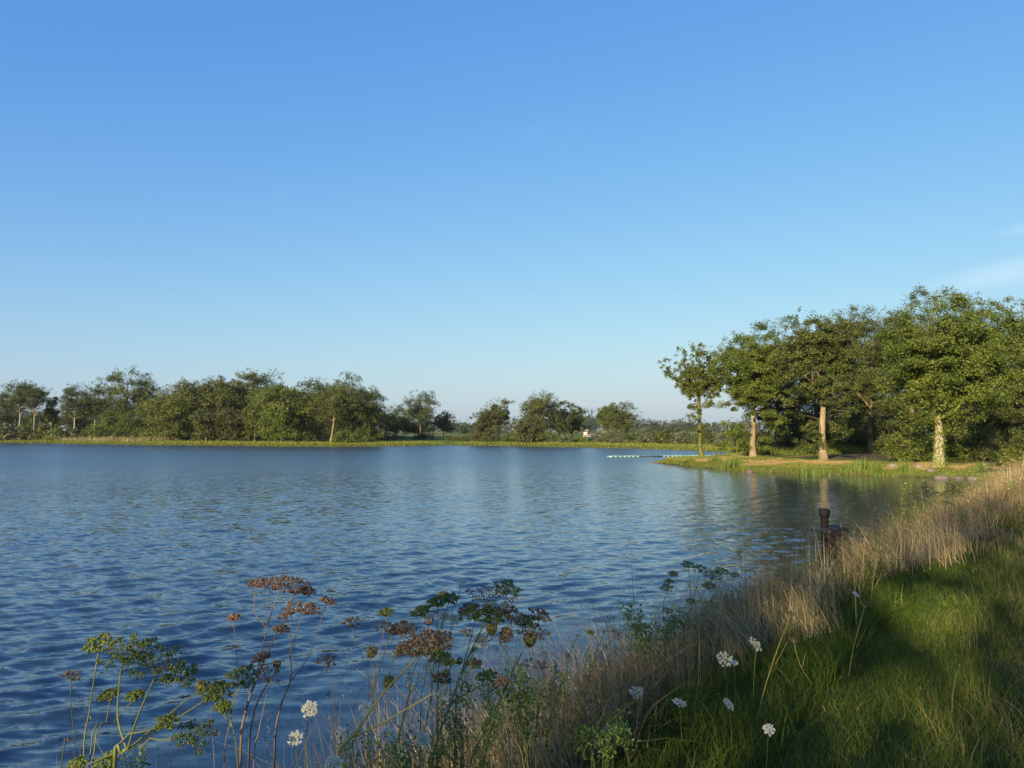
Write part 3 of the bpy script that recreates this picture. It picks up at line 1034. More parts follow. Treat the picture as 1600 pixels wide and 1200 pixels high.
near_tree('tall domed tree behind the right side of the bright green oak', 1545, 708, 474, 72, crown0=0.22, leaf_key='olive',
          bark='bark', seed=28, clus=1.35, low_skirt=0.1, crown_px=1520)
near_tree('drooping leafy tree cut by the right edge of the picture', 1612, 716, 486, 62, crown0=0.24, leaf_key='olive',
          bark='bark', seed=29, clus=1.2, low_skirt=0.08)
BACK = []


def back_tree(label, group, px, Y, top_py, hw_px, seed, base_py=700):
    """Trees of the dark back rows: four grown once, then copied with their parts and scaled."""
    X = at(px, base_py, Y)[0]
    H_ = top_z(px, top_py, Y) - tz(X, Y)
    W_ = hw_px / F_PX * Y
    k = seed % 4
    if len(BACK) <= k:
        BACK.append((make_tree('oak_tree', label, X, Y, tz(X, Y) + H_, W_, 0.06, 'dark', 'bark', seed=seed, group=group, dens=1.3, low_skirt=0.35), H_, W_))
        return
    src, h0, w0 = BACK[k]
    o = src.copy()
    COL.objects.link(o)
    o.location = (X, Y, tz(X, Y))
    o.rotation_euler = (0, 0, seed * 1.7)
    o.scale = (W_ / w0, W_ / w0, H_ / h0)
    o['label'], o['group'] = label, group
    for ch in src.children:
        c = ch.copy()
        COL.objects.link(c)
        c.parent = o


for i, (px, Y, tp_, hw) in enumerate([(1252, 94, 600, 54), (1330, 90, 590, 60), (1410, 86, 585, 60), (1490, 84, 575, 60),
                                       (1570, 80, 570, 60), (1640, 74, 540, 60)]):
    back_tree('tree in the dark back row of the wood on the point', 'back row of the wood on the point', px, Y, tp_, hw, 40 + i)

# shrubs under the wood on the point
UNDER = [
    (1318, 704, 48, 30, 'olive', 'leafy shrub right of the tall straight tan trunk'),
    (1345, 702, 40, 24, 'green', 'shrub at the foot of the forked tan trunk'),
    (1425, 722, 55, 34, 'green', 'rounded holly shrub left of the lichen-yellow trunk'),
    (1388, 712, 34, 22, 'olive', 'low shrub left of the rounded holly shrub'),
    (1492, 722, 38, 20, 'green', 'small shrub just right of the lichen-yellow trunk'),
    (1532, 722, 52, 34, 'olive', 'twiggy arching shrub right of the lichen-yellow trunk'),
    (1582, 728, 28, 22, 'lime', 'yellow-green shrub near the right edge by the bank'),
    (1602, 720, 46, 36, 'olive', 'tall shrub at the right edge under the drooping tree'),
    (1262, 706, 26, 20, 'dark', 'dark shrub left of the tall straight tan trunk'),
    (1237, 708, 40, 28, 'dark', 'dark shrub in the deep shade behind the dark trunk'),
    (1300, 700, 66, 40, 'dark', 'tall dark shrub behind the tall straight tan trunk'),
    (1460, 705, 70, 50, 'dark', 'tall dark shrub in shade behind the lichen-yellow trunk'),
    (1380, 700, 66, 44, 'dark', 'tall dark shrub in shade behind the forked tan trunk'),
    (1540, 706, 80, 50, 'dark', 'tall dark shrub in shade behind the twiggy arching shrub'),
]
for i, (px, by, hpx, hw, key, lab) in enumerate(UNDER):
    p = foot(px, by, 0.55)
    k = p[1] / F_PX
    make_shrub('shrub', lab, p[0], p[1], hpx * k, hw * k, hw * k * 0.8, key, seed=60 + i, near=True, spiky=1.0 if 'twiggy' in lab else 0.25)

# --- far shore: (px, distance, top py, half width px, crown start, leaf, bark, label, options)
FAR = [
    (6, 192, 612, 22, .15, 'dark', 'bark', 'dark dense tree at the left edge of the far treeline', {}),
    (28, 184, 599, 21, .52, 'dark', 'bark_grey', 'half-bare oak with straight grey trunk, far left', dict(open_=.5, bare=5, trunk_r=.22)),
    (52, 183, 602, 22, .48, 'dark', 'bark_grey', 'oak with twisted grey boughs right of the straight grey trunk', dict(open_=.5, bare=9, trunk_r=.2)),
    (80, 187, 625, 9, .35, 'olive', 'bark_grey', 'small slim tree in the dip beside the forked grey oak', dict(open_=.4)),
    (115, 181, 607, 21, .45, 'dark', 'bark_grey', 'oak with pale forked trunk left of the tallest far tree', dict(open_=.4, bare=6, trunk_r=.22)),
    (146, 184, 603, 25, .33, 'olive', 'bark_grey', 'oak with short pale trunk just left of the tallest far tree', dict(trunk_r=.2, bare=2)),
    (197, 187, 582, 31, .34, 'olive', 'bark', 'tallest tree on the left of the far shore, airy crown', dict(open_=.45)),
    (226, 190, 592, 18, .30, 'dark', 'bark', 'dark tree against the right flank of the tallest far tree', dict(open_=.3)),
    (182, 178, 640, 22, .18, 'green', 'bark', 'low green tree in front of the tallest far tree', {}),
    (211, 178, 645, 20, .12, 'olive', 'bark', 'low olive tree right of the low green one', {}),
    (258, 164, 616, 31, .08, 'lime', 'bark', 'yellowish low-branched tree at the left end of the wood', dict(low_skirt=.2)),
    (292, 170, 596, 30, .14, 'olive', 'bark', 'rounded tree second from the left end of the wood', dict(low_skirt=.15)),
    (340, 168, 591, 33, .16, 'olive', 'bark', 'broad domed tree in the left half of the wood', dict(low_skirt=.1)),
    (384, 171, 590, 28, .2, 'olive', 'bark', 'tree with a knobbly top in the middle of the wood', {}),
    (418, 168, 588, 28, .2, 'dark', 'bark', 'tallest dark tree in the middle of the wood', {}),
    (361, 157, 641, 17, .22, 'brown', 'bark', 'thin brownish tree in front of the wood', dict(open_=.4, trunk_r=.16)),
    (440, 150, 603, 32, .13, 'green', 'bark', 'bright green tree standing forward of the wood', dict(low_skirt=.1)),
    (322, 156, 645, 19, .2, 'olive', 'bark_pale', 'small tree in front of the left half of the wood', dict(open_=.3)),
    (398, 155, 630, 17, .3, 'olive', 'bark_pale', 'slim tree on a pale stem left of the bright green tree', dict(open_=.2)),
    (490, 156, 602, 30, .30, 'dark', 'bark_grey', 'dark oak on a forked grey trunk right of the bright green tree', dict(trunk_r=.2)),
    (517, 148, 606, 31, .38, 'olive', 'bark_pale', 'oak on a leaning tan trunk near the right end of the wood', dict(lean=(.12, 0), trunk_r=.24, bare=2)),
    (548, 155, 595, 27, .22, 'olive', 'bark', 'tall tree with a pointed top near the right end of the wood', {}),
    (577, 152, 616, 24, .2, 'dark', 'bark', 'sloping tree at the right end of the wood', dict(low_skirt=.15)),
    (618, 190, 638, 21, .16, 'dark', 'bark', 'rounded dark tree in the gap right of the wood', {}),
    (657, 186, 613, 23, .2, 'dark', 'bark', 'upright oval tree standing clear right of the wood', dict(open_=.2)),
    (648, 192, 650, 26, .1, 'dark', 'bark', 'low dark tree at the foot of the upright oval tree', {}),
    (693, 196, 645, 16, .2, 'olive', 'bark', 'small ragged tree right of the upright oval tree', dict(open_=.3)),
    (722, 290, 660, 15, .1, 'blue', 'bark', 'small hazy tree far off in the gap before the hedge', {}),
    (757, 152, 644, 22, .08, 'brown', 'bark_pale', 'low olive-brown tree by the water left of centre', dict(low_skirt=.3)),
    (778, 156, 628, 19, .35, 'olive', 'bark_pale', 'taller oak rising behind the low olive-brown tree', dict(open_=.3)),
    (843, 150, 613, 24, .34, 'olive', 'bark', 'tall open oak with dark boughs near the middle of the far shore', dict(open_=.4, trunk_r=.36)),
    (830, 146, 655, 24, .06, 'brown', 'bark_pale', 'low brownish tree at the foot of the tall open oak', dict(low_skirt=.2)),
    (874, 152, 632, 18, .18, 'dark', 'bark', 'dark tree touching the right side of the tall open oak', dict(open_=.2)),
    (894, 156, 636, 16, .2, 'dark', 'bark', 'smaller dark tree second right of the tall open oak', dict(open_=.35)),
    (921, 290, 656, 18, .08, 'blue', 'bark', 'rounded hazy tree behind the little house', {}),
    (950, 158, 634, 15, .28, 'olive', 'bark_pale', 'ragged oak with a gap in its crown, left of the dense dome', dict(open_=.5)),
    (973, 152, 633, 26, .12, 'olive', 'bark', 'dense domed oak right of the little house', {}),
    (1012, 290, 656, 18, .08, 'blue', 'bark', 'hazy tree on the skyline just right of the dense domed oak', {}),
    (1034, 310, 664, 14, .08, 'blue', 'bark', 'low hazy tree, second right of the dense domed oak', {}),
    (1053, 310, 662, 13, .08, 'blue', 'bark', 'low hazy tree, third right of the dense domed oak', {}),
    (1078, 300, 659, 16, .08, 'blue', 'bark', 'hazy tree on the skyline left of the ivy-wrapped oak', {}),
]
for i, (px, Y, ty, hw, c0, key, bk, lab, kw) in enumerate(FAR):
    X = at(px, 690, Y)[0]
    kw = dict(kw)
    if 230 < px < 600 and 'lean' not in kw:
        kw['low_skirt'] = max(kw.get('low_skirt', 0), 0.22)
        kw['dens'] = 1.2
    make_tree('oak_tree', lab, X, Y, tz(X, Y) + (top_z(px, ty, Y) - tz(X, Y)) * (1.09 if 230 < px < 600 else 1.05), hw * (1.28 if 230 < px < 600 else 1.16) / F_PX * Y, c0, key, bk, seed=100 + i, **kw)
for i, (px, Y, ty, hw) in enumerate([(250, 196, 622, 34), (300, 194, 606, 34), (350, 196, 602, 34), (400, 194, 602, 34), (455, 190, 612, 34),
                                      (505, 188, 612, 34), (560, 186, 620, 32), (275, 182, 612, 34), (325, 184, 604, 34), (375, 182, 604, 34), (430, 180, 606, 34), (480, 176, 612, 32), (530, 172, 612, 32), (580, 176, 628, 28),
                                      (15, 215, 630, 36), (70, 215, 640, 36), (130, 212, 630, 36), (185, 210, 622, 34)]):
    back_tree('dark tree deep in the back row of the far treeline', 'back row of the far treeline', px, Y, ty, hw, 172 + i, 690)

# dead bough sticking out of the tall open oak is part of that tree; shrubs along the far shore
SHR = [
    (12, 176, 660, 26, 'willow', 'pale willow bush at the left edge of the far shore'),
    (50, 175, 657, 24, 'olive', 'large rounded bush under the grey half-bare oaks'),
    (86, 174, 664, 18, 'lime', 'light green bush left of the pale forked oak'),
    (122, 174, 668, 18, 'olive', 'olive bush under the pale forked oak'),
    (150, 172, 662, 17, 'green', 'green bush under the oak with the short pale trunk'),
    (190, 168, 668, 22, 'olive', 'wide bush under the tallest far tree'),
    (226, 164, 668, 18, 'green', 'bush beside the yellowish low-branched tree'),
    (537, 141, 668, 19, 'green', 'round green bush at the foot of the leaning tan trunk'),
    (573, 142, 677, 11, 'olive', 'small round bush right of the round green bush'),
    (480, 150, 676, 14, 'olive', 'low bush by the forked grey trunk'),
    (610, 168, 677, 20, 'olive', 'bush under the rounded dark tree in the gap'),
    (662, 172, 678, 20, 'dark', 'dark bush under the upright oval tree'),
    (708, 165, 680, 18, 'olive', 'first hedge bush left of the low olive-brown tree'),
    (736, 156, 681, 18, 'brown', 'brownish hedge bush touching the low olive-brown tree'),
    (770, 148, 679, 18, 'brown', 'brown bush at the water below the low olive-brown tree'),
    (800, 146, 676, 17, 'olive', 'bush between the low olive-brown tree and the tall open oak'),
    (822, 143, 675, 16, 'brown', 'brownish bush left of the foot of the tall open oak'),
    (856, 143, 676, 17, 'olive', 'bush right of the foot of the tall open oak'),
    (888, 142, 680, 15, 'willow', 'pale bush left of the little house'),
    (908, 144, 684, 12, 'lime', 'low yellowish bush in front of the utility pole'),
    (940, 138, 674, 15, 'willow', 'pale willow bush just right of the little house'),
    (962, 138, 672, 16, 'willow', 'second willow bush right of the little house'),
    (990, 135, 672, 17, 'olive', 'olive bush below the right side of the dense domed oak'),
    (1012, 133, 667, 18, 'willow', 'tall willow bush right of the dense domed oak'),
    (1042, 130, 670, 19, 'olive', 'long olive bush in the middle of the far hedge'),
    (1072, 127, 671, 18, 'willow', 'willow bush left of the ivy-wrapped oak'),
    (1104, 122, 668, 20, 'olive', 'bush seen behind the ivy-wrapped oak'),
    (1131, 112, 678, 16, 'willow', 'rounded grey willow bush beyond the bay'),
    (1156, 106, 682, 16, 'willow', 'grey willow bush left of the pale forked trunk'),
    (1198, 100, 676, 20, 'olive', 'bush seen right of the pale forked trunk'),
    (1150, 118, 664, 22, 'olive', 'taller olive bush behind the grey willows'),
]
for i, (px, Y, ty, hw, key, lab) in enumerate(SHR):
    X = at(px, 690, Y)[0]
    zt = top_z(px, ty, Y)
    make_shrub('shrub', lab, X, Y, zt - tz(X, Y), hw / F_PX * Y, hw / F_PX * Y * 0.8, key, seed=200 + i, spiky=0.3)

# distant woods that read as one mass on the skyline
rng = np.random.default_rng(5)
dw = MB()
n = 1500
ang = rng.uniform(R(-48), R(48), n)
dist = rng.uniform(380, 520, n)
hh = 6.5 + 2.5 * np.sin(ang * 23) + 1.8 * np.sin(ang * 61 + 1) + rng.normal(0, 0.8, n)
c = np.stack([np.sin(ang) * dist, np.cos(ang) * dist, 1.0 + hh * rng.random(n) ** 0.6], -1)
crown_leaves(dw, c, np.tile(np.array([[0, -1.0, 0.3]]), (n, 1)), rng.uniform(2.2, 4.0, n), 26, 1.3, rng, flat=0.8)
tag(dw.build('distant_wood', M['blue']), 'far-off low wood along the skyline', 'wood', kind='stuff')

# --- trees behind the camera that shade the bank and the near plants
SHADE = [(-3.2, -17, 11.5, 4.2), (3.4, -15, 12.0, 4.4), (0.6, -25, 15.5, 5.0), (7.5, -24, 15.0, 5.0), (-6.5, -29, 15.5, 4.8), (4.0, -37, 18.5, 5.5), (11, -14, 11, 4.0)]
GAPS = [((3.75, 6.9, 1.42), .36), ((5.0, 8.9, 1.45), .20), ((6.3, 9.3, 1.45), .42), ((3.7, 8.6, 1.75), .30), ((3.2, 7.9, 1.7), .2), ((7.8, 15.5, 1.6), .45), ((10.5, 17.0, 1.5), .5), ((12.5, 21.5, 1.6), .5),
        ((5.3, 12.6, 1.6), .3), ((-0.9, 2.6, 2.1), .12), ((0.1, 3.0, 2.2), .12), ((2.2, 6.2, 1.5), .16), ((8.6, 12.4, 1.4), .35), ((7.2, 10.6, 1.4), .3), ((2.6, 4.9, 1.4), .2), ((4.9, 7.2, 1.4), .25), ((4.6, 5.2, 1.4), .2)]
SHADE_LAB = ['oak beside the lake edge behind the viewer', 'oak beside the path behind the viewer', 'tall oak on the bank farther behind the viewer',
             'tall oak inland behind the viewer', 'oak at the water far behind the viewer', 'tallest oak far behind the viewer', 'oak right of the path behind the viewer']
for i, ((s, t, h, w), lab) in enumerate(zip(SHADE, SHADE_LAB)):
    p = st(s, t)
    make_tree('oak_tree', lab, p[0], p[1], tz(p[0], p[1]) + h, w, 0.16, 'olive', 'bark', seed=300 + i, dens=0.14, clus=1.0, open_=0.1)

# ------------------------------------------------------------------ grass on the bank
def blades(mb, x, y, h, w, lean_dir, lean, rng, tint, levels=3, z=None, droop=0.5, clump=None):
    """Curved tapering blades; lean: how far the tip moves sideways as a share of the height."""
    n = len(x)
    z = terrain(x, y) if z is None else z
    az = np.asarray(lean_dir)
    ld = np.stack([np.cos(az), np.sin(az), np.zeros(n)], -1)
    fa = rng.uniform(0, 2 * math.pi, n)
    side = np.stack([np.cos(fa), np.sin(fa), np.zeros(n)], -1)
    base = np.stack([x, y, z - 0.01], -1)
    rows = []
    for k in range(levels + 1):
        f = k / levels
        up = h * (f - droop * np.minimum(lean, 1.2) * f * f * 0.5)
        out = h * lean * f ** 1.7
        ww = w * (1 - f) ** 0.7 + w * 0.06
        c = base + ld * out[:, None] + np.array([0, 0, 1.0]) * up[:, None]
        rows.append(np.stack([c - side * (ww / 2)[:, None], c + side * (ww / 2)[:, None]], 1))
    tip = rows.pop().mean(1)
    v = np.concatenate([np.stack(rows, 1).reshape(n, -1, 3), tip[:, None]], 1)
    nv = 2 * levels + 1
    b = np.arange(n)[:, None, None] * nv
    i = (np.arange(levels - 1) * 2)[None, :, None]
    q = (b + i + np.array([0, 1, 3, 2])[None, None]).reshape(-1, 4)
    t = (b[:, 0] + np.array([2 * levels - 2, 2 * levels - 1, 2 * levels])[None]).reshape(-1, 3)
    mb.add(v.reshape(-1, 3), quads=q, tris=t, tint=np.repeat(tint, nv))
    return tip


def panicles(mb, tips, rng, size, per, tint):
    """Feathery seed heads at the tips of stalks."""
    n = len(tips)
    c = np.repeat(tips, per, 0) + rng.normal(0, 1, (n * per, 3)) * np.repeat(size, per)[:, None] * np.array([0.28, 0.28, 0.8])
    L = np.repeat(size, per) * rng.uniform(0.18, 0.4, n * per)
    mb.leaves(c, unit(rng.normal(size=(n * per, 3)) * np.array([1, 1, 0.3])), L, L * 0.3, rng,
              np.clip(np.repeat(tint, per) + rng.normal(0, 0.1, n * per), 0, 1), up=rng.normal(size=(n * per, 3)) * np.array([1, 1, 0.15]))


def bank_points(n, s0, s1, t0, t1, rng, power=1.0):
    s = rng.uniform(s0, s1, n)
    t = t0 + (t1 - t0) * rng.random(n) ** power
    p = BN[None] * s[:, None] + BU[None] * t[:, None]
    return p[:, 0], p[:, 1], s, t


def hfov(x, y, margin=0.12):
    """Points that lie roughly ahead of the standing place, with a wide margin."""
    return (y > 1.2) & (np.abs(x) < (0.665 + margin) * y + 1.2)


rng = np.random.default_rng(77)
# short turf on the strip beside the path
turf = MB()
for n, t0, t1, wd, hh, s1 in ((56000, 1.5, 8, 0.0050, 0.060, 0.06), (40000, 7, 18, 0.009, 0.07, 0.06), (24000, 17, 46, 0.020, 0.085, 0.3)):
    x, y, s, t = bank_points(n, -1.75, s1 + (1.2 if t1 > 20 else 0.0), t0, t1, rng)
    k = hfov(x, y) & (s > hay_edge(t) - 0.35 + rng.normal(0, 0.15, n)) & (rng.random(n) < 1 - 0.55 * sm(s, -0.45, 0.0))
    x, y, s, t = x[k], y[k], s[k], t[k]
    m = len(x)
    pt = wob(x, y, 1.9, 0.3) * 0.5 + wob(x, y, 5.0, 1.3) * 0.3
    hb = hh * rng.uniform(0.5, 1.5, m) * (1 + 0.35 * pt)
    dryv = sm(pt + rng.normal(0, 0.3, m), 0.2, 0.8) * 0.55 + 0.45 * sm(s, -0.6, -0.1)
    blades(turf, x, y, hb, wd * rng.uniform(0.7, 1.3, m), rng.uniform(0, 6.28, m), rng.uniform(0.2, 1.1, m), rng,
           np.clip(0.30 + rng.normal(0, 0.15, m) + 0.85 * dryv, 0, 1), levels=2 if t1 < 10 else 1)
tag(turf.build('turf', M['grass']), 'short green turf on the strip beside the path', 'grass', kind='stuff')

# rank green grass at the foot of the long dry grass and along the water
rank = MB()
for n, s0, s1, t0, t1, wd, hh in ((9000, -2.0, -1.1, 0.6, 8.0, 0.006, 0.18), (6000, -4.8, -1.8, 0.6, 7.0, 0.006, 0.34), (6000, -2.0, -1.0, 6, 16, 0.008, 0.15), (5000, -4.6, -2.9, 2, 16, 0.008, 0.36),
                                  (14000, -3.9, 1.6, 15, 48, 0.018, 0.42), (5000, -4.2, -1.4, 6, 18, 0.009, 0.55), (5000, -0.55, 0.02, 1.5, 12, 0.005, 0.16), (6000, -1.6, 0.6, 20, 50, 0.018, 0.16)):
    x, y, s, t = bank_points(n, s0, s1, t0, t1, rng)
    k = hfov(x, y)
    x, y, s, t = x[k], y[k], s[k], t[k]
    m = len(x)
    tuft = 1 + 0.5 * wob(x, y, 3.1, 0.7)
    blades(rank, x, y, hh * rng.uniform(0.45, 1.35, m) * tuft, wd * rng.uniform(0.6, 1.3, m), rng.uniform(0, 6.28, m),
           rng.uniform(0.1, 1.0, m), rng, np.clip(0.34 + rng.normal(0, 0.2, m) + 0.3 * sm(s, -0.7, -0.3), 0, 1), levels=3 if t1 < 17 else 2)
tag(rank.build('rank_grass', M['grass']), 'rank dark green grass on the bank', 'grass', kind='stuff')

# long dry grass on the slope, growing in tussocks, leaning and lodged
hay = MB()
heads = MB()
for nc, per, s0, s1, t0, t1, wd, hh, ph, rad in ((1600, 18, -5.0, -1.2, 1.0, 9, 0.0054, 0.76, 0.14, 0.10), (1300, 18, -4.0, 0.1, 8, 20, 0.0078, 0.76, 0.18, 0.14),
                                                 (1300, 18, -3.6, 2.2, 19, 50, 0.015, 0.74, 0.22, 0.26), (60, 14, -0.55, 0.05, 2, 14, 0.004, 0.24, 0.3, 0.08)):
    cx, cy, cs_, ct_ = bank_points(nc, s0, s1, t0, t1, rng)
    edge = hay_edge(ct_) + 0.45 * wob(cx, cy, 0.9, 2.2) + 0.25 * wob(cx, cy, 2.7, 0.2)
    bare = wob(cx, cy, 1.1, 0.9) + 0.6 * wob(cx, cy, 2.9, 0.2)
    k = hfov(cx, cy) & ((cs_ < edge) | (s0 > -1)) & (bare > -1.0)
    cx, cy, cs_ = cx[k], cy[k], cs_[k]
    m0 = len(cx)
    cl_tint = np.clip(0.46 + 0.25 * wob(cx, cy, 1.2, 0.6) + rng.normal(0, 0.24, m0), 0.02, 0.98)
    cl_dir = R(215) + 1.2 * wob(cx, cy, 0.8, 1.7) + rng.normal(0, 0.85, m0)
    cl_lean = np.clip(0.5 + 0.4 * wob(cx, cy, 0.9, 0.4) + rng.normal(0, 0.38, m0), 0.03, 1.6)
    cl_h = hh * rng.uniform(0.35, 1.4, m0) * (0.55 + 0.45 * sm(shore_dist(cx, cy), 0.2, 1.1)) * (0.6 + 0.4 * sm(hay_edge(ct_[k]) - cs_, -0.1, 0.8) if s0 < -1 else 1.0)
    x = np.repeat(cx, per) + rng.normal(0, rad, m0 * per)
    y = np.repeat(cy, per) + rng.normal(0, rad, m0 * per)
    ok = shore_dist(x, y) > 0.05
    idx = np.repeat(np.arange(m0), per)[ok]
    x, y = x[ok], y[ok]
    m = len(x)
    tn = np.clip(cl_tint[idx] + rng.normal(0, 0.13, m), 0, 1)
    tip = blades(hay, x, y, cl_h[idx] * rng.uniform(0.45, 1.25, m), wd * rng.uniform(0.6, 1.35, m), cl_dir[idx] + rng.normal(0, 0.6, m),
                 np.clip(cl_lean[idx] + rng.normal(0, 0.2, m), 0.03, 1.6), rng, tn, levels=4)
    g = rng.random(m) < ph
    panicles(heads, tip[g], rng, np.maximum(0.04, wd * 7) * rng.uniform(0.7, 1.4, g.sum()), 6, np.clip(tn[g] + 0.1, 0, 1))
tag(hay.build('long_dry_grass', M['straw']), 'long leaning straw-coloured grass on the slope of the bank', 'grass', kind='stuff')
tag(heads.build('grass_seed_heads', M['straw']), 'feathery brown seed heads over the long grass', 'grass', kind='stuff')

# shore grass on the point and round the far side
def shore_scatter(n, poly_range, d0, d1, h, w, mat_key, name, label, rng, dirs=None, bias=1.0, tint=(0.45, 0.2), dry=0.0, lean=(0.1, 0.6)):
    pts = SHORE[poly_range[0]:poly_range[1]]
    seg = np.linalg.norm(np.diff(pts, axis=0), axis=1)
    cum = np.concatenate([[0], np.cumsum(seg)])
    u = rng.random(n) * cum[-1]
    i = np.clip(np.searchsorted(cum, u) - 1, 0, len(seg) - 1)
    f = (u - cum[i]) / seg[i]
    p = pts[i] + (pts[i + 1] - pts[i]) * f[:, None]
    tdir = unit(pts[i + 1] - pts[i])
    nrm = np.stack([tdir[:, 1], -tdir[:, 0]], -1)
    q = p + nrm * (d0 + (d1 - d0) * rng.random(n) ** bias)[:, None]
    dd = shore_dist(q[:, 0], q[:, 1])
    ok = (dd > d0 - 0.3) & (dd < d1 + 3)
    q = q[ok]
    m = len(q)
    mb = MB()
    pt = wob(q[:, 0], q[:, 1], 0.42, 0.5) + 0.5 * wob(q[:, 0], q[:, 1], 1.1, 1.5)
    tn = np.clip(rng.normal(tint[0], tint[1], m) + dry * sm(pt, -0.05, 0.5) * sm(dd[ok], 0.4, 1.5), 0, 1)
    blades(mb, q[:, 0], q[:, 1], h * rng.uniform(0.4, 1.4, m) * (1 + 0.3 * pt), w * rng.uniform(0.7, 1.3, m), rng.uniform(0, 6.28, m),
           rng.uniform(lean[0], lean[1], m), rng, tn, levels=1)
    return tag(mb.build(name, M[mat_key]), label, 'grass', kind='stuff')


shore_scatter(42000, (12, 24), -0.1, 9.0, 0.075, 0.045, 'shore', 'point_grass', 'sunlit short grass with dry patches on the point', rng, bias=1.2, dry=0.75, tint=(0.54, 0.2))
shore_scatter(5000, (12, 23), -0.25, 0.5, 0.17, 0.035, 'shore', 'point_edge_grass', 'taller green grass along the waterline of the point', rng, tint=(0.35, 0.2))
shore_scatter(42000, (24, 41), -0.3, 9.0, 0.30, 0.11, 'shore', 'far_shore_grass', 'bright green grass strip along the far shore', rng, tint=(0.42, 0.16), bias=1.4)
shore_scatter(6000, (37, 40), 5.0, 13.0, 0.85, 0.12, 'reed_pale', 'far_reed_belt', 'pale reeds behind the grass strip on the left far shore', rng, lean=(0.05, 0.3))
shore_scatter(9000, (24, 29), 3.0, 12.0, 0.8, 0.10, 'shore', 'bay_meadow_grass', 'tall green meadow grass round the bay behind the point', rng, tint=(0.3, 0.16))

# clumps of iris-like reeds on the edge of the point
CL = [(1118, 729, 18, 'first reed clump below the ivy-wrapped oak, in dry stubble'), (1146, 733, 24, 'tall bright reed clump between the two outermost trunks'),
      (1075, 727, 14, 'low reed clump left of the ivy-wrapped oak near the tip'), (1258, 741, 17, 'low reed clump left of the tall straight trunk'),
      (1280, 742, 16, 'reed clump in the water below the tall straight trunk'), (1352, 741, 24, 'wide reed clump between the tall trunk and the shore stones'),
      (1372, 742, 20, 'reed clump just left of the first shore stone'), (1415, 743, 26, 'brightest reed clump between the two shore stones'),
      (1338, 740, 15, 'small reed clump left of the wide one'), (1530, 742, 16, 'pale reed clump near the corner of the bank')]
for i, (px, py, hp, lab) in enumerate(CL):
    p = foot(px, py, 0.05)
    k = p[1] / F_PX
    root = thing('reed_clump', lab, 'reeds', (p[0], p[1], 0.0), 0, 'bright reeds along the point')
    r2 = np.random.default_rng(400 + i)
    n = 130
    mb = MB()
    wdt = 0.30 + 0.25 * r2.random()
    if 'wide' in lab:
        wdt = 0.75
    x = r2.normal(0, wdt, n)
    y = r2.normal(0.1, 0.25, n)
    zz = np.maximum(0, terrain(p[0] + x, p[1] + y)) - 0.05
    h = hp * k * r2.uniform(0.5, 1.2, n) * np.exp(-(x / (wdt * 2.2)) ** 2)
    blades(mb, x, y, h, r2.uniform(0.022, 0.045, n), r2.uniform(0, 6.28, n), r2.uniform(0.02, 0.5, n), r2, np.clip(r2.normal(0.5, 0.25, n), 0, 1), z=zz)
    mb.build('blades', M['reed'], root)['kind'] = 'stuff'

# stones at the waterline
STN = [(1395, 738, 15, 7, 'pale rounded stone at the waterline between two reed clumps'), (1436, 740, 12, 8, 'pale stone left of the lichen-yellow trunk at the waterline'),
       (1470, 746, 26, 6, 'flat reddish stone below the lichen-yellow trunk'), (1498, 747, 18, 6, 'dark stone at the waterline right of the flat reddish one'),
       (1455, 744, 14, 6, 'small stone left of the flat reddish one'), (1172, 737, 14, 5, 'brown earthy stone below the pale forked trunk'), (1027, 722.5, 13, 4, 'dark stone lying at the very tip of the point'),
       (1218, 708, 8, 4, 'small pale stone by the dark shaded trunk'), (1520, 748, 16, 6, 'rightmost stone at the waterline near the bank corner')]
for i, (px, py, w, h, lab) in enumerate(STN):
    p = foot(px, py, 0.05)
    k = p[1] / F_PX
    r2 = np.random.default_rng(430 + i)
    bm_v, bm_f = [], []
    mb = MB()
    nu, nv = 10, 6
    v = []
    off = r2.normal(0, 0.13, (nv + 1, nu))
    for a in range(nv + 1):
        phi = math.pi * a / nv
        for b in range(nu):
            t_ = 2 * math.pi * b / nu
            rr_ = 1 + off[a, b] * math.sin(phi)
            v.append((math.sin(phi) * math.cos(t_) * rr_ * w * k / 2, math.sin(phi) * math.sin(t_) * rr_ * w * k * 0.36,
                      math.cos(phi) * rr_ * h * k * 0.75))
    q = [[a * nu + b, (a + 1) * nu + b, (a + 1) * nu + (b + 1) % nu, a * nu + (b + 1) % nu] for a in range(nv) for b in range(nu)]
    mb.add(v, quads=q, tint=0.25 if 'dark' in lab or 'brown' in lab else (0.7 if 'pale' in lab else 0.45))
    o = mb.build('stone', M['stone'], None, smooth=True, loc=(p[0], p[1], max(0.02, tz(p[0], p[1]))))
    tag(o, lab, 'stone', 'stones on the edge of the point')

# ------------------------------------------------------------------ floating dock, sluice post, house, pole
p0 = foot(951, 714.2, 0.0)
p1 = foot(1128, 713.0, 0.0)
dv = (p1 - p0)[:2]
dl = np.linalg.norm(dv)
da = math.atan2(dv[1], dv[0])
dock = thing('floating_dock', 'long turquoise floating dock of plastic cubes off the point', 'dock', (p0[0], p0[1], 0), da)
cube = MB()
cs = 0.5
b = 0.05
prof = [(-cs / 2 + b, -0.16), (cs / 2 - b, -0.16), (cs / 2 - 0.01, -0.11), (cs / 2 - 0.01, 0.19), (cs / 2 - b, 0.24), (-cs / 2 + b, 0.24), (-cs / 2 + 0.01, 0.19), (-cs / 2 + 0.01, -0.11)]
prof = [(x_, z_ * 0.55) for x_, z_ in prof]
v = [(x, -cs / 2 + 0.01, z) for x, z in prof] + [(x, cs / 2 - 0.01, z) for x, z in prof]
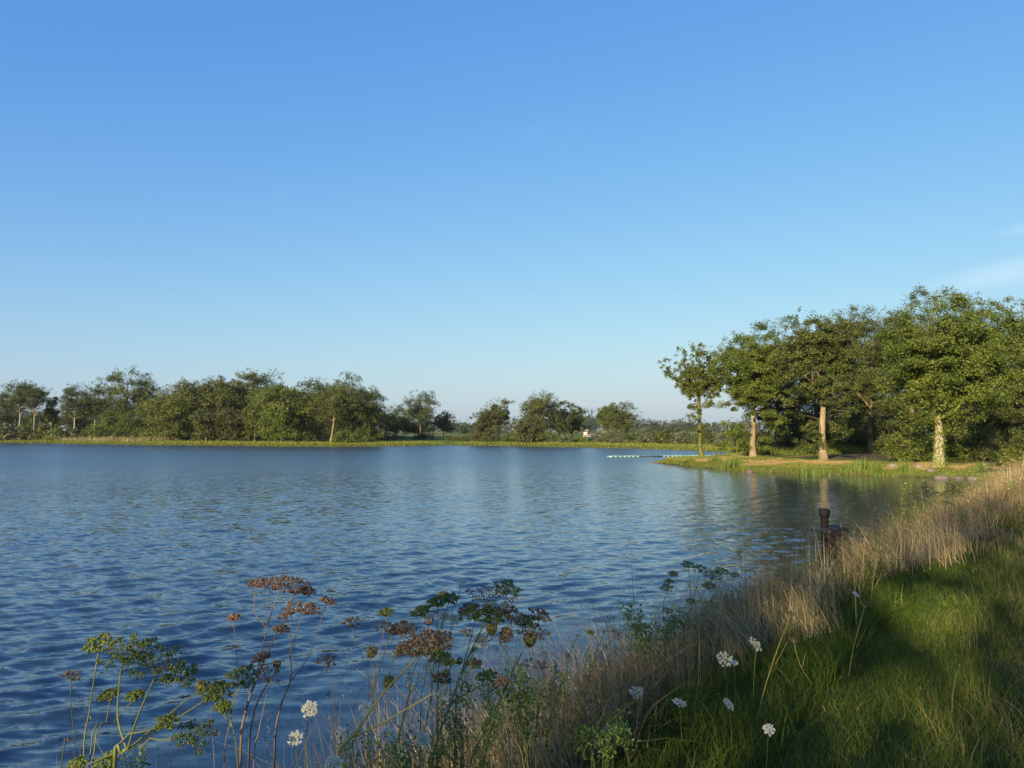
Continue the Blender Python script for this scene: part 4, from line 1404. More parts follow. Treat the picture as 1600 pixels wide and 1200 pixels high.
cube.add(v, quads=[[i, (i + 1) % 8, 8 + (i + 1) % 8, 8 + i] for i in range(8)] + [[0, 7, 2, 1], [7, 6, 3, 2], [6, 5, 4, 3], [8, 9, 10, 15], [15, 10, 11, 14], [14, 11, 12, 13]], tint=0.6)
cube_me = cube.mesh('float_cube', M['float'])
lug = MB()
lug.box(0, 0, 0, 0.15, 0.1, 0.12, tint=0.3)
lug_me = lug.mesh('fender', M['float_dark'])
nc = int(dl / cs)
for i in range(nc):
    for row in (0, 1):
        o = bpy.data.objects.new('float_cube', cube_me)
        COL.objects.link(o)
        o.parent = dock
        o.location = (cs * (i + 0.5), row * cs, 0.012 * math.sin(i * 1.7))
    l = bpy.data.objects.new('fender', lug_me)
    COL.objects.link(l)
    l.parent = dock
    l.location = (cs * (i + 1.0), -cs / 2 - 0.04, 0.03)
mat_ = MB()
i0, i1 = nc * 0.26, nc * 0.47
mat_.box(cs * (i0 + i1) / 2, -cs / 2 - 0.05, 0.06, cs * (i1 - i0), 0.05, 0.16, tint=0.3)
o = mat_.build('fender_strip', M['float_dark'], dock)
o['label'] = 'dark rubber strip along the middle of the dock'

# weathered sluice post standing in the water by the bank
sp = foot(1290, 876, 0.0)
S = sp[1] / F_PX
post = thing('sluice_post', 'black weathered wooden post with a sloping shelf, standing in the water by the bank', 'post', (sp[0], sp[1], 0), R(14))
mb = MB()
zt = top_z(1290, 796, sp[1])
zs = top_z(1290, 826, sp[1])
pw = 0.088
prof = [(-0.5, pw * 1.0), (zs, pw * 0.86), (zs + (zt - zs) * 0.55, pw * 0.80), (zt - 0.17, pw * 0.92), (zt - 0.13, pw * 1.16), (zt, pw * 1.14)]
v, q = [], []
for j, (z, w) in enumerate(prof):
    tw = 0.03 * j
    for k in range(4):
        a = math.pi / 4 + k * math.pi / 2 + tw * 0.2
        v.append((math.cos(a) * w * 1.25, math.sin(a) * w * 1.1, z + (0.02 if j == 5 and k in (0, 1) else 0)))
for j in range(len(prof) - 1):
    for k in range(4):
        q.append([j * 4 + k, j * 4 + (k + 1) % 4, (j + 1) * 4 + (k + 1) % 4, (j + 1) * 4 + k])
q.append([20, 21, 22, 23])
mb.add(v, quads=q, tint=0.45)
mb.build('upright', M['old_wood'], post)
ca_, sa_ = math.cos(R(-8)), math.sin(R(-8))
tilt = np.array([[ca_, 0, sa_], [0, 1, 0], [-sa_, 0, ca_]])
for j in range(3):
    mb = MB()
    mb.box(0, 0, 0, 0.60, 0.155, 0.05, rot=tilt, tint=0.4 + 0.15 * j)
    mb.build('shelf_board', M['wet_board'], post, loc=(0.03, -0.26 + 0.165 * j, zs + 0.006 * j))
for nm, x, y, sx, sz, key, tn in (('apron', -0.19, -0.32, 0.26, 0.15, 'old_wood', .4), ('apron', 0.10, -0.32, 0.24, 0.12, 'old_wood', .6), ('bracket', 0.36, -0.28, 0.07, 0.30, 'wet_board', .2)):
    mb = MB()
    mb.box(0, 0, 0, sx, 0.04, sz, tint=tn)
    mb.build(nm, M[key], post, loc=(x, y, zs - sz / 2 - 0.015 + x * 0.15))
for x, key, w in ((0.17, 'rust', 0.075), (0.245, 'rust', 0.06)):
    mb = MB()
    mb.box(0, 0, 0, w, 0.05, 0.55, tint=0.5)
    mb.build('rusty_plank', M[key], post, loc=(x, -0.20, zs - 0.30))
for x, y in ((-0.06, -0.3), (0.10, -0.28)):
    mb = MB()
    mb.tube(np.array([[x, y, -0.6], [x + 0.01, y, zs * 0.5], [x - 0.01, y, zs - 0.02]]), [0.07, 0.065, 0.06], 7, tint=0.4)
    mb.build('leg', M['old_wood'], post)

# little house far behind the hedge, only its gable and chimney showing
hp = at(932, 690, 200)
hz = tz(hp[0], hp[1])
house = thing('cottage', 'little cream cottage half hidden behind the far hedge', 'house', (hp[0], hp[1], hz), R(8))
eave = top_z(930, 683, 200) - hz
ridge = top_z(930, 679.5, 200) - hz
mb = MB()
L2, W2 = 3.4, 2.2
v = [(-L2, -W2, 0), (L2, -W2, 0), (L2, W2, 0), (-L2, W2, 0), (-L2, -W2, eave), (L2, -W2, eave), (L2, W2, eave), (-L2, W2, eave), (-L2, 0, ridge), (L2, 0, ridge)]
mb.add(v, quads=[[0, 1, 5, 4], [1, 2, 6, 5], [2, 3, 7, 6], [3, 0, 4, 7]], tris=[[4, 7, 8], [5, 9, 6]], tint=0.6)
mb.build('wall', M['plaster'], house)
mb = MB()
for sgn in (-1, 1):
    v = [(-L2 - 0.2, sgn * (W2 + 0.25), eave - 0.08), (L2 + 0.2, sgn * (W2 + 0.25), eave - 0.08), (L2 + 0.2, 0, ridge + 0.08), (-L2 - 0.2, 0, ridge + 0.08),
         (-L2 - 0.2, sgn * (W2 + 0.25), eave + 0.04), (L2 + 0.2, sgn * (W2 + 0.25), eave + 0.04), (L2 + 0.2, 0, ridge + 0.2), (-L2 - 0.2, 0, ridge + 0.2)]
    mb.add(v, quads=[[0, 3, 2, 1], [4, 5, 6, 7], [0, 1, 5, 4], [1, 2, 6, 5], [3, 0, 4, 7]], tint=0.5)
roof = mb.build('roof', M['slate'], house)
mb = MB()
ch = top_z(926, 675.5, 200) - hz
mb.box(-L2 + 0.5, 0, (ridge + ch) / 2 - 0.1, 0.9, 0.7, ch - ridge + 0.3, tint=0.9)
mb.box(-L2 + 0.5, 0, ch + 0.02, 1.05, 0.85, 0.12, tint=0.8)
mb.build('chimney', M['plaster'], roof)
for x in (-1.6, 1.6):
    mb = MB()
    mb.box(0, 0, 0, 0.8, 0.05, 0.9, tint=0.5)
    mb.build('window', M['glass_dark'], house, loc=(x, -W2 - 0.02, eave * 0.55))
mb = MB()
mb.box(0, 0, 0, 0.9, 0.05, eave * 0.75, tint=0.5)
mb.build('door', M['door'], house, loc=(0, -W2 - 0.02, eave * 0.38))

up = at(917.5, 690, 195)
uz = tz(up[0], up[1])
pole = thing('utility_pole', 'slim pale utility pole left of the little cottage', 'pole', (up[0], up[1], uz))
mb = MB()
ph = top_z(917.5, 670.5, 195) - uz
mb.tube(np.array([[0, 0, 0], [0, 0, ph * 0.5], [0.02, 0, ph]]), [0.15, 0.13, 0.11], 8, tint=0.6)
mb.build('shaft', M['pole'], pole)
mb = MB()
mb.box(0, -0.14, ph - 0.35, 1.3, 0.1, 0.12, tint=0.4)
mb.build('crossarm', M['pole'], pole)

# flecks of weed and seed drifting on the calm water by the bank
r2 = np.random.default_rng(91)
n = 2600
x = r2.uniform(-9, 3, n)
y = r2.uniform(4.5, 11, n)
d = -shore_dist(x, y)
cl = wob(x, y, 1.6, 0.4) + 0.6 * wob(x, y, 4.1, 1.1)
k = (d > 0.2) & (d < 4.2 + r2.normal(0, 0.5, n)) & (cl + r2.normal(0, 0.35, n) > -0.1)
x, y = x[k], y[k]
m = len(x)
mb = MB()
ang = r2.normal(R(40), 0.5, m)
c = np.stack([x, y, np.full(m, 0.012)], -1)
L = r2.uniform(0.015, 0.06, m)
mb.leaves(c, unit(np.stack([r2.normal(0, .05, m), r2.normal(0, .05, m), np.ones(m)], -1)), L, L * r2.uniform(0.25, 0.6, m), r2,
          np.clip(r2.beta(1.2, 3, m), 0, 1), up=np.stack([np.cos(ang), np.sin(ang), np.zeros(m)], -1))
tag(mb.build('drifting_flecks', M['scum']), 'dark flecks of weed drifting on the calm water by the bank', 'debris', kind='stuff')

# ------------------------------------------------------------------ wild flowers and dry stalks on the bank
def curve_through(pts, n=10):
    """Smooth curve through a few points."""
    pts = np.asarray(pts, float)
    if len(pts) == 2:
        return pts[0] + (pts[1] - pts[0]) * np.linspace(0, 1, n)[:, None]
    P = np.vstack([2 * pts[0] - pts[1], pts, 2 * pts[-1] - pts[-2]])
    out = []
    m = len(pts) - 1
    k = max(3, n // m)
    for i in range(m):
        a, b, c, d = P[i], P[i + 1], P[i + 2], P[i + 3]
        t = np.linspace(0, 1, k, endpoint=(i == m - 1))[:, None]
        out.append(0.5 * (2 * b + (c - a) * t + (2 * a - 5 * b + 4 * c - d) * t * t + (3 * b - a - 3 * c + d) * t ** 3))
    return np.vstack(out)


def frame_of(ax):
    ax = unit(ax)
    r = np.array([1.0, 0, 0]) if abs(ax[0]) < 0.8 else np.array([0, 1.0, 0])
    u = unit(np.cross(ax, r))
    return u, np.cross(ax, u), ax


def umbel(kind, hub, axis_, radius, rng, parent, origin, stem_key):
    """One flat-topped head: rays from the hub, each with a small bunch of seeds or florets."""
    u, v, a = frame_of(axis_)
    hub = np.asarray(hub) - origin
    rays = MB()
    top = MB()
    if kind == 'nest':
        radius *= 0.72
    if kind == 'nest':                               # closed, bird-nest shaped head
        n = 26
        for i in range(n):
            az = i * 2.399
            d = u * math.cos(az) + v * math.sin(az)
            q = math.sqrt((i + 0.5) / n)
            e = hub + a * radius * (1.5 - 0.15 * q) + d * radius * (0.25 + 0.45 * q)
            rays.tube(bez(hub, hub + d * radius * (0.5 + 0.6 * q) + a * radius * 0.6, e, 5), [0.0018] * 5, 3, tint=0.5, cap=False)
            top.octas(e + rng.normal(0, radius * 0.07, (9, 3)), rng.uniform(0.0022, 0.0042, 9), rng, rng.uniform(0.2, 0.9, 9))
    else:
        n = {'green': 15, 'brown': 16, 'sparse': 9, 'white': 34, 'yellow': 12}[kind]
        rise = {'green': 0.62, 'brown': 0.6, 'sparse': 0.75, 'white': 0.42, 'yellow': 0.6}[kind]
        for i in range(n):
            az = i * 2.399 + rng.uniform(-0.25, 0.25)
            q = math.sqrt((i + 0.4) / n) * rng.uniform(0.88, 1.08)
            d = u * math.cos(az) + v * math.sin(az)
            e = hub + d * radius * q + a * radius * (rise * (1.12 - 0.42 * q * q)) * rng.uniform(0.92, 1.08)
            rays.tube(bez(hub, hub + a * radius * rise * 0.5 + d * radius * q * 0.32, e, 4), [0.0016, 0.0013, 0.0011, 0.001], 3, tint=0.5, cap=False)
            br = radius * {'green': 0.20, 'brown': 0.19, 'sparse': 0.2, 'white': 0.15, 'yellow': 0.2}[kind]
            m = {'green': 15, 'brown': 13, 'sparse': 8, 'white': 12, 'yellow': 12}[kind]
            k = np.arange(m)
            rr_ = np.sqrt((k + 0.4) / m) * br
            aa = k * 2.399 + rng.uniform(0, 6)
            s_ = e + (u * np.cos(aa)[:, None] + v * np.sin(aa)[:, None]) * rr_[:, None] + a * (br * 0.45 * (1 - (rr_ / br) ** 2))[:, None]
            s_ += rng.normal(0, br * 0.17, (m, 3))
            if kind == 'white':
                nr = unit(a[None] + rng.normal(0, 0.35, (m, 3)))
                L = rng.uniform(0.0030, 0.0052, m)
                top.leaves(s_, nr, L, L * 0.9, rng, np.clip(rng.normal(0.30 + 0.5 * q, 0.2, m), 0, 1))
                top.leaves(s_ + a * 0.001, nr, L, L * 0.9, rng, np.clip(rng.normal(0.30 + 0.5 * q, 0.2, m), 0, 1))
            else:
                for j in range(0, m, 3):
                    rays.tube(np.array([e - a * br * 0.5, s_[j]]), [0.0009, 0.0007], 3, tint=0.5, cap=False)
                top.octas(s_, rng.uniform(0.0020, 0.0046, m) * (1.0 if kind == 'green' else 0.85) * max(1.0, radius / 0.09), rng, np.clip(rng.normal(0.5, 0.25, m), 0, 1))
    if kind == 'white':                              # green bracts under the flower
        for i in range(9):
            az = i * 0.7
            d = u * math.cos(az) + v * math.sin(az)
            rays.tube(bez(hub, hub + d * radius * 0.35, hub + d * radius * 0.55 - a * radius * 0.1, 4), [0.0013, 0.001, 0.0008, 0.0005], 3, tint=0.3, cap=False)
    key = {'green': 'seed_green', 'brown': 'seed_brown', 'sparse': 'seed_brown', 'white': 'petal', 'nest': 'seed_mixed', 'yellow': 'petal_yellow'}[kind]
    o = top.build('flower_head' if kind in ('white', 'yellow') else 'seed_head', M[key], parent)
    rays.build('rays', M[stem_key], o)
    return o


def pinnate_leaf(px_pts, Y, parent, origin, rng, size=0.05, key='broadleaf', pairs=5):
    pts = curve_through([at(px, py, Y + dy) for px, py, dy in px_pts], 10) - origin
    mb = MB()
    mb.tube(pts, np.linspace(0.0028, 0.001, len(pts)), 3, tint=0.3)
    c, nr, up, L = [], [], [], []
    for i in range(pairs * 2 + 1):
        f = 0.3 + 0.7 * (i // 2) / pairs
        k = min(len(pts) - 2, int(f * (len(pts) - 1)))
        t = unit(pts[k + 1] - pts[k])
        side = unit(np.cross(t, np.array([0, -0.8, 0.6]))) * (1 if i % 2 else -1)
        for j in range(11):
            d = unit(side * (0.5 + 0.12 * j) + t * 0.6 + rng.normal(0, 0.25, 3))
            ln = size * rng.uniform(0.55, 1.0) * (1.15 - 0.5 * f)
            c.append(pts[k] + d * ln * (0.25 + 0.1 * j))
            nn = unit(np.cross(d, rng.normal(size=3)) + np.array([0, -0.3, 0.5]))
            nr.append(nn)
            up.append(np.cross(nn, d))
            L.append(ln * 0.38)
    n = len(c)
    mb.leaves(np.array(c), np.array(nr), np.array(L), np.array(L) * 0.5, rng, np.clip(rng.normal(0.5, 0.25, n), 0, 1), up=np.array(up))
    return mb.build('leaf', M[key], parent)


def plant(name, label, cat, Y, stems, heads=(), leaves=(), stem_key='stem_green', seed=0, group=None, root_dx=0.0):
    """A plant whose stems run through points given as (px, py, depth offset); the first stem starts at the ground.
    heads: (kind, px, py, dy, radius px, tilt x, tilt y); each sits on the nearest stem end."""
    rng = np.random.default_rng(seed)
    first = at(stems[0][0][0][0], stems[0][0][0][1], Y + stems[0][0][0][2])
    gx_, gy_ = first[0] + root_dx, first[1] + 0.05
    gz_ = max(tz(gx_, gy_), -0.1)
    origin = np.array([gx_, gy_, gz_])
    root = thing(name, label, cat, origin, 0, group)
    mb = MB()
    ends = []
    for pts, r0, r1 in stems:
        W = [at(w[0], w[1], Y + w[2]) for w in pts]
        if pts is stems[0][0] or pts[0][1] >= 1185 or (len(pts[0]) > 3):
            W = [np.array([W[0][0] + root_dx + rng.normal(0, 0.01), W[0][1] + 0.05, gz_ - 0.03])] + W
        W = [np.array(w[:3]) for w in W]
        c = curve_through(W, 14)
        mb.tube(c - origin, np.linspace(r0, r1, len(c)) * 0.82, 5, tint=np.linspace(0.3, 0.7, len(c)))
        ends.append((c[-1], unit(c[-1] - c[-3])))
    mb.build('stem', M[stem_key], root, smooth=True)
    for kind, px, py, dy, rp, tx, ty in heads:
        rad = rp / F_PX * Y
        p = at(px, py, Y + dy)
        ax = unit(np.array([tx, ty, 1.0]))
        e = min(ends, key=lambda q: np.linalg.norm(q[0] - p))
        hub = p - ax * rad * 0.55
        if np.linalg.norm(e[0] - hub) > 0.006:
            sm_ = MB()
            sm_.tube(curve_through([e[0] - e[1] * 0.004, (e[0] + hub) / 2 + e[1] * 0.01, hub], 6) - origin, np.linspace(0.0022, 0.0017, 6), 4, tint=0.5)
            sm_.build('stalk', M[stem_key], root)
        umbel(kind, hub, ax, rad, rng, root, origin, stem_key)
    for pts, size in leaves:
        pinnate_leaf(pts, Y, root, origin, rng, size)
    return root


# green wild parsnip at the lower left
plant('wild_parsnip', 'tall wild parsnip with green seed umbels at the lower left', 'plant', 2.35,
      [([(178, 1210, 0), (190, 1178, 0), (198, 1170, 0)], .0075, .006), ([(198, 1172, 0), (184, 1120, .02), (188, 1052, .03)], .0042, .003),
       ([(199, 1172, 0), (215, 1120, -.04), (240, 1062, -.06)], .0042, .003), ([(200, 1173, 0), (252, 1138, .05), (330, 1088, .1)], .004, .0024),
       ([(199, 1172, 0), (262, 1118, .1), (306, 1082, .16)], .004, .0024), ([(130, 1215, .05), (140, 1110, .08), (153, 1022, .1)], .0042, .0028),
       ([(172, 1215, .02), (235, 1140, -.05), (262, 1135, -.08)], .0035, .002), ([(210, 1215, 0), (262, 1155, -.02), (300, 1150, -.04)], .0035, .002),
       ([(140, 1190, .05), (165, 1130, .1), (172, 1092, .12)], .003, .002), ([(145, 1190, .05), (178, 1128, .12), (212, 1090, .15)], .003, .002)],
      [('green', 152, 1004, .1, 22, -.2, -.5), ('green', 190, 1016, .03, 36, -.1, -.55), ('green', 222, 1018, .08, 30, .1, -.5),
       ('green', 250, 1036, -.06, 36, .25, -.55), ('green', 283, 1054, 0, 26, .35, -.5), ('nest', 312, 1074, .16, 14, .4, -.2),
       ('green', 338, 1082, .1, 26, .5, -.4), ('green', 262, 1128, -.08, 16, .2, -.5), ('green', 305, 1148, -.04, 32, .3, -.5),
       ('green', 170, 1086, .12, 16, -.1, -.4), ('green', 212, 1086, .15, 14, .1, -.4), ('green', 165, 1192, .02, 20, 0, -.5), ('green', 120, 1195, .0, 16, 0, -.5)],
      leaves=[([(235, 1195, 0), (215, 1190, -.04), (190, 1198, -.08)], .04)], seed=1)
plant('wild_carrot', 'dried-out wild carrot with a flat grey head, leftmost stalk', 'plant', 2.45,
      [([(95, 1205, 0), (116, 1162, 0), (111, 1110, 0), (110, 1066, 0)], .003, .0016)], [('sparse', 112, 1056, 0, 15, 0, -.3)], stem_key='stem_green', seed=2)
plant('wild_parsnip', 'dark green parsnip umbels between the green and the brown plants', 'plant', 2.6,
      [([(372, 1205, 0), (360, 1120, 0), (372, 1080, 0)], .0035, .002), ([(366, 1140, 0), (345, 1110, .02), (340, 1090, .03)], .0028, .0018)],
      [('green', 378, 1058, 0, 26, .1, -.5), ('green', 338, 1080, .03, 20, -.2, -.5), ('green', 350, 1105, 0, 14, .2, -.4)], seed=3)

# brown, dried hogweeds
plant('dry_hogweed', 'tall dead hogweed with a wide flat brown head above the water', 'plant', 2.7,
      [([(375, 1205, 0), (384, 1110, 0), (412, 1034, 0)], .0062, .0048), ([(400, 1062, 0), (418, 978, .02), (436, 924, .03)], .0034, .0018),
       ([(412, 1034, 0), (432, 990, -.02), (460, 928, -.03)], .0034, .0018), ([(415, 980, .02), (398, 955, .05), (399, 918, .06)], .0022, .0013),
       ([(418, 978, .02), (416, 950, 0), (418, 922, 0)], .0022, .0013), ([(388, 1205, .04), (398, 1110, .04), (418, 1068, .05)], .005, .003)],
      [('brown', 402, 910, .06, 15, -.1, -.2), ('brown', 430, 910, .03, 24, 0, -.25), ('brown', 456, 914, -.03, 26, .1, -.25), ('brown', 478, 922, -.03, 15, .3, -.2),
       ('brown', 408, 1026, 0, 15, -.2, -.2), ('brown', 440, 982, -.02, 12, .2, -.2), ('sparse', 420, 1056, .05, 22, .2, -.3)], stem_key='stem_brown', seed=4)
plant('dry_hogweed', 'second dead hogweed with pale sparse heads right of the tallest', 'plant', 2.85,
      [([(428, 1205, 0), (436, 1112, 0), (454, 1062, 0), (453, 1020, 0)], .0055, .0034), ([(454, 1022, 0), (453, 985, .03), (456, 958, .04)], .0026, .0014),
       ([(454, 1020, 0), (464, 985, -.02), (472, 958, -.03)], .0026, .0014), ([(455, 1064, 0), (482, 1025, .03), (508, 948, .05)], .0022, .0012),
       ([(396, 1205, .05), (404, 1145, .05), (418, 1080, .05)], .0034, .002)],
      [('sparse', 458, 950, .04, 18, 0, -.3), ('brown', 482, 951, -.03, 18, .2, -.3), ('brown', 512, 938, .05, 12, .3, -.1), ('sparse', 445, 962, 0, 12, -.2, -.2),
       ('nest', 432, 1040, .05, 10, .2, 0)], stem_key='stem_brown', seed=5)
plant('dry_stalk', 'single thin stalk with a small dark head left of the tall dead hogweed', 'plant', 2.75,
      [([(350, 1205, 0), (360, 1130, 0), (370, 1040, 0), (365, 974, 0)], .0022, .0012)], [('brown', 366, 964, 0, 11, 0, -.2)], stem_key='stem_brown', seed=6)
plant('dry_stalk', 'thin stalk with a pale flat head leaning left, above the white flowers', 'plant', 2.9,
      [([(592, 1210, 0), (582, 1090, 0), (560, 1010, 0), (551, 982, 0)], .0022, .0012)], [('sparse', 549, 973, 0, 14, -.1, -.3)], stem_key='stem_brown', seed=7)
plant('dry_stalk', 'thin brown stalk with an open broken head left of the thick yellow stems', 'plant', 2.8,
      [([(535, 1205, 0), (528, 1120, 0), (515, 1060, 0), (510, 1048, 0)], .0026, .0013)], [('sparse', 512, 1034, 0, 17, 0, -.2)], stem_key='stem_brown', seed=8)

# thick yellow stems and the brown heads in the middle
plant('wild_parsnip', 'parsnip with thick yellow leaning stems and a large brown head', 'plant', 2.5,
      [([(524, 1212, 0), (556, 1145, 0), (600, 1082, 0), (652, 1026, 0)], .0075, .0044), ([(552, 1152, 0), (600, 1128, -.03), (676, 1084, -.05)], .0048, .003),
       ([(580, 1090, .03), (604, 1010, .06), (612, 996, .06)], .003, .0018), ([(600, 1082, 0), (614, 1030, .06), (626, 992, .07)], .003, .0018)],
      [('brown', 655, 1004, 0, 40, .1, -.35), ('brown', 682, 998, .02, 26, .4, -.3), ('brown', 628, 980, .07, 20, 0, -.3), ('sparse', 602, 980, .06, 15, -.1, -.3),
       ('nest', 606, 1068, .03, 16, .3, 0), ('brown', 640, 1012, -.03, 24, -.2, -.3)], stem_key='stem_yellow', seed=9)
plant('wild_parsnip', 'parsnip with pale upright stems and ruddy heads behind the thick yellow ones', 'plant', 2.8,
      [([(610, 1212, 0), (635, 1110, 0), (645, 1050, 0), (662, 1018, 0)], .0042, .0025), ([(622, 1160, 0), (640, 1085, .04), (672, 1050, .05)], .003, .002)],
      [('brown', 668, 1000, 0, 24, .2, -.3), ('green', 690, 1028, .05, 18, .2, -.3), ('brown', 690, 1060, .04, 16, .2, -.2), ('brown', 620, 985, 0, 12, 0, -.3)], stem_key='stem_yellow', seed=10)
plant('wild_parsnip', 'tallest mid clump parsnip with a big purplish brown head', 'plant', 3.0,
      [([(672, 1212, 0), (700, 1110, 0), (735, 1020, 0), (764, 960, 0)], .0065, .004), ([(735, 1020, 0), (776, 975, .04), (790, 938, .06)], .003, .002),
       ([(718, 1062, 0), (735, 1000, -.03), (742, 968, -.04)], .003, .002), ([(735, 1020, 0), (780, 990, .03), (800, 970, .05)], .003, .002)],
      [('brown', 766, 932, 0, 40, .1, -.45), ('green', 792, 918, .06, 24, .3, -.35), ('green', 740, 957, -.04, 22, -.2, -.4), ('green', 764, 962, -.03, 24, .1, -.4),
       ('brown', 798, 958, .05, 22, .3, -.35), ('green', 780, 960, .03, 18, .2, -.4), ('brown', 730, 950, 0, 14, -.2, -.3), ('nest', 768, 985, 0, 15, .1, -.2), ('nest', 791, 990, .04, 14, .2, -.1)],
      leaves=[([(702, 1100, 0), (745, 1075, -.05), (770, 1060, -.08)], .06), ([(700, 1110, 0), (720, 1080, .05), (735, 1062, .08)], .05)], stem_key='stem_green', seed=11)
plant('wild_parsnip', 'leaning parsnip at the right of the mid clump with brown tufted heads', 'plant', 3.15,
      [([(730, 1212, 0), (770, 1120, 0), (805, 1040, 0), (830, 995, 0)], .0055, .003), ([(805, 1040, 0), (826, 1000, .04), (842, 972, .05)], .0028, .0018)],
      [('brown', 833, 985, 0, 24, .2, -.3), ('brown', 844, 960, .05, 20, .4, -.25), ('nest', 828, 1002, 0, 18, .1, -.1), ('green', 820, 970, 0, 16, 0, -.3)],
      leaves=[([(772, 1115, 0), (800, 1060, -.05), (826, 1048, -.1)], .07), ([(772, 1112, 0), (815, 1085, -.05), (856, 1076, -.1)], .07), ([(760, 1140, 0), (775, 1085, -.06), (768, 1062, -.1)], .06)], seed=12)
plant('wild_parsnip', 'parsnip with two small green umbels high at the left of the mid clump', 'plant', 3.05,
      [([(652, 1212, 0), (672, 1100, 0), (680, 1010, 0), (684, 955, 0)], .0035, .0018), ([(681, 1000, 0), (694, 965, .03), (701, 942, .04)], .0025, .0015)],
      [('green', 684, 940, 0, 17, -.1, -.35), ('green', 702, 934, .04, 16, .2, -.35), ('green', 657, 955, 0, 16, -.2, -.3)], seed=13)
plant('dry_stalk', 'dark bent stalk crossing the grass below the mid clump', 'plant', 3.2,
      [([(795, 1212, 0), (775, 1140, 0), (764, 1095, 0), (763, 1060, 0)], .0035, .0022)], [('green', 763, 1056, 0, 15, 0, -.3)], stem_key='stem_green', seed=14)
plant('tansy', 'little yellow flower head in the middle of the clump', 'plant', 2.9,
      [([(668, 1212, 0), (690, 1110, 0), (704, 1042, 0)], .0026, .0015)], [('yellow', 703, 1034, 0, 10, .2, -.3), ('nest', 718, 1034, .02, 8, .2, -.1)], seed=15)

# white wild carrots: (px, py, depth, radius px, stem foot dx px, tilt x, tilt y, label)
WC = [(483, 1107, 2.7, 13, -6, 0, -1.2, 'white flower highest of the pair over the calm water at lower left'),
      (460, 1152, 2.6, 12, 8, -.3, -1.1, 'white flower lowest of the pair over the calm water at lower left'),
      (537, 1147, 2.6, 12, 6, .1, -1.0, 'white flower crossed by a thin brown stalk'),
      (521, 1192, 2.4, 14, 4, 0, -.8, 'white flower cut by the bottom edge left of the thick yellow stems'),
      (573, 1106, 2.75, 11, 4, .3, -1.0, 'white flower peeping out behind the thick yellow stems'),
      (606, 1148, 2.7, 14, 3, .2, -1.0, 'white flower right of the fork of the thick yellow stems'),
      (663, 1154, 2.8, 11, -10, .9, -.9, 'narrow white flower seen edge-on in the mid clump'),
      (722, 909, 3.2, 7, -18, .1, -.6, 'tiny white flower rising highest above the mid clump'),
      (668, 964, 3.1, 9, 6, -.6, -.9, 'white flower leftmost of three in a row in the mid clump'),
      (693, 962, 3.1, 9, -8, .1, -.9, 'white flower middle of three in a row in the mid clump'),
      (710, 966, 3.1, 9, -20, .5, -.9, 'white flower rightmost of three in a row in the mid clump'),
      (752, 1000, 3.0, 13, -40, .1, -1.0, 'large white flower under the purplish brown head'),
      (703, 1004, 2.9, 9, -20, .3, -.9, 'white flower just right of the large brown head'),
      (667, 1040, 2.9, 9, -10, -.2, -1.0, 'white flower low among the green stems of the mid clump'),
      (694, 1083, 2.9, 10, -12, .4, -.9, 'white flower at the end of the long yellow side stem'),
      (728, 1050, 3.0, 12, -15, 0, -1.0, 'pale flower half hidden by stems in the mid clump'),
      (1045, 985, 6.2, 11, -10, .3, -.5, 'white flower at the water edge beside the parsnip spray'),
      (995, 1081, 4.3, 11, 8, 0, -1.0, 'white flower over brown grass left of the flat one'),
      (1062, 1096, 4.2, 11, 4, .2, -.25, 'flat white flower seen from the side in the brown grass'),
      (1133, 1029, 4.4, 12, 4, 0, -1.3, 'round white flower facing us in the brown grass'),
      (1182, 1005, 4.5, 12, -6, .9, -.8, 'white flower tilted right beside the round one'),
      (1140, 1099, 4.0, 10, 4, .8, -.6, 'white flower with a drooping edge below the round one'),
      (955, 1140, 3.8, 8, 4, .7, -.7, 'small white flower low in the brown grass'),
      (1201, 1139, 3.6, 9, -5, -.2, -.9, 'white flower lowest on the right in the dark green grass'),
      (1148, 1035, 4.6, 5, 2, 0, -.8, 'tiny white flower beside the round one'),
      (1338, 928, 6.0, 6, 2, .5, -.5, 'small white flower in the sunlit dry stalks')]
for i, (px, py, Y, rp, dx, tx, ty, lab) in enumerate(WC):
    plant('wild_carrot', lab, 'flower', Y, [([(px + dx, py + 75 + 10 * (i % 3), .03), (px + dx * .5, py + 35, .02), (px, py + rp * .4, .0)], .0024, .0016)],
          [('white', px, py, 0, rp, tx, ty)], seed=500 + i, group='white wild carrots on the bank')

# farther up the bank
plant('wild_parsnip', 'spray of yellow-green parsnip standing against the water at the bank', 'plant', 6.4,
      [([(1060, 1010, 0, 1), (1078, 950, 0), (1076, 890, 0)], .006, .003), ([(1070, 975, 0, 1), (1095, 935, .1), (1112, 905, .1)], .006, .003), ([(1045, 1000, 0, 1), (1036, 950, 0), (1042, 928, 0)], .005, .003),
       ([(1080, 945, 0), (1090, 910, .05), (1092, 892, .05)], .004, .002), ([(1100, 960, .1, 1), (1118, 930, .1), (1128, 900, .1)], .005, .003)],
      [('green', 1076, 882, 0, 11, 0, -.3), ('green', 1094, 888, .05, 12, 0, -.3), ('green', 1114, 898, .1, 16, .1, -.3), ('green', 1128, 892, .1, 12, .2, -.3), ('green', 1042, 918, 0, 11, 0, -.3),
       ('green', 1052, 896, 0, 8, 0, -.3), ('green', 1108, 915, .1, 12, 0, -.3), ('green', 1046, 908, 0, 8, 0, -.2)],
      leaves=[([(1052, 1005, 0), (1035, 985, -.1), (1008, 992, -.2)], .09), ([(1052, 1005, 0), (1050, 960, -.1), (1030, 955, -.2)], .07), ([(1085, 985, 0), (1100, 950, -.1), (1120, 950, -.2)], .07),
              ([(1090, 1000, 0), (1075, 960, .1), (1060, 945, .2)], .07)], seed=20, stem_key='stem_green')
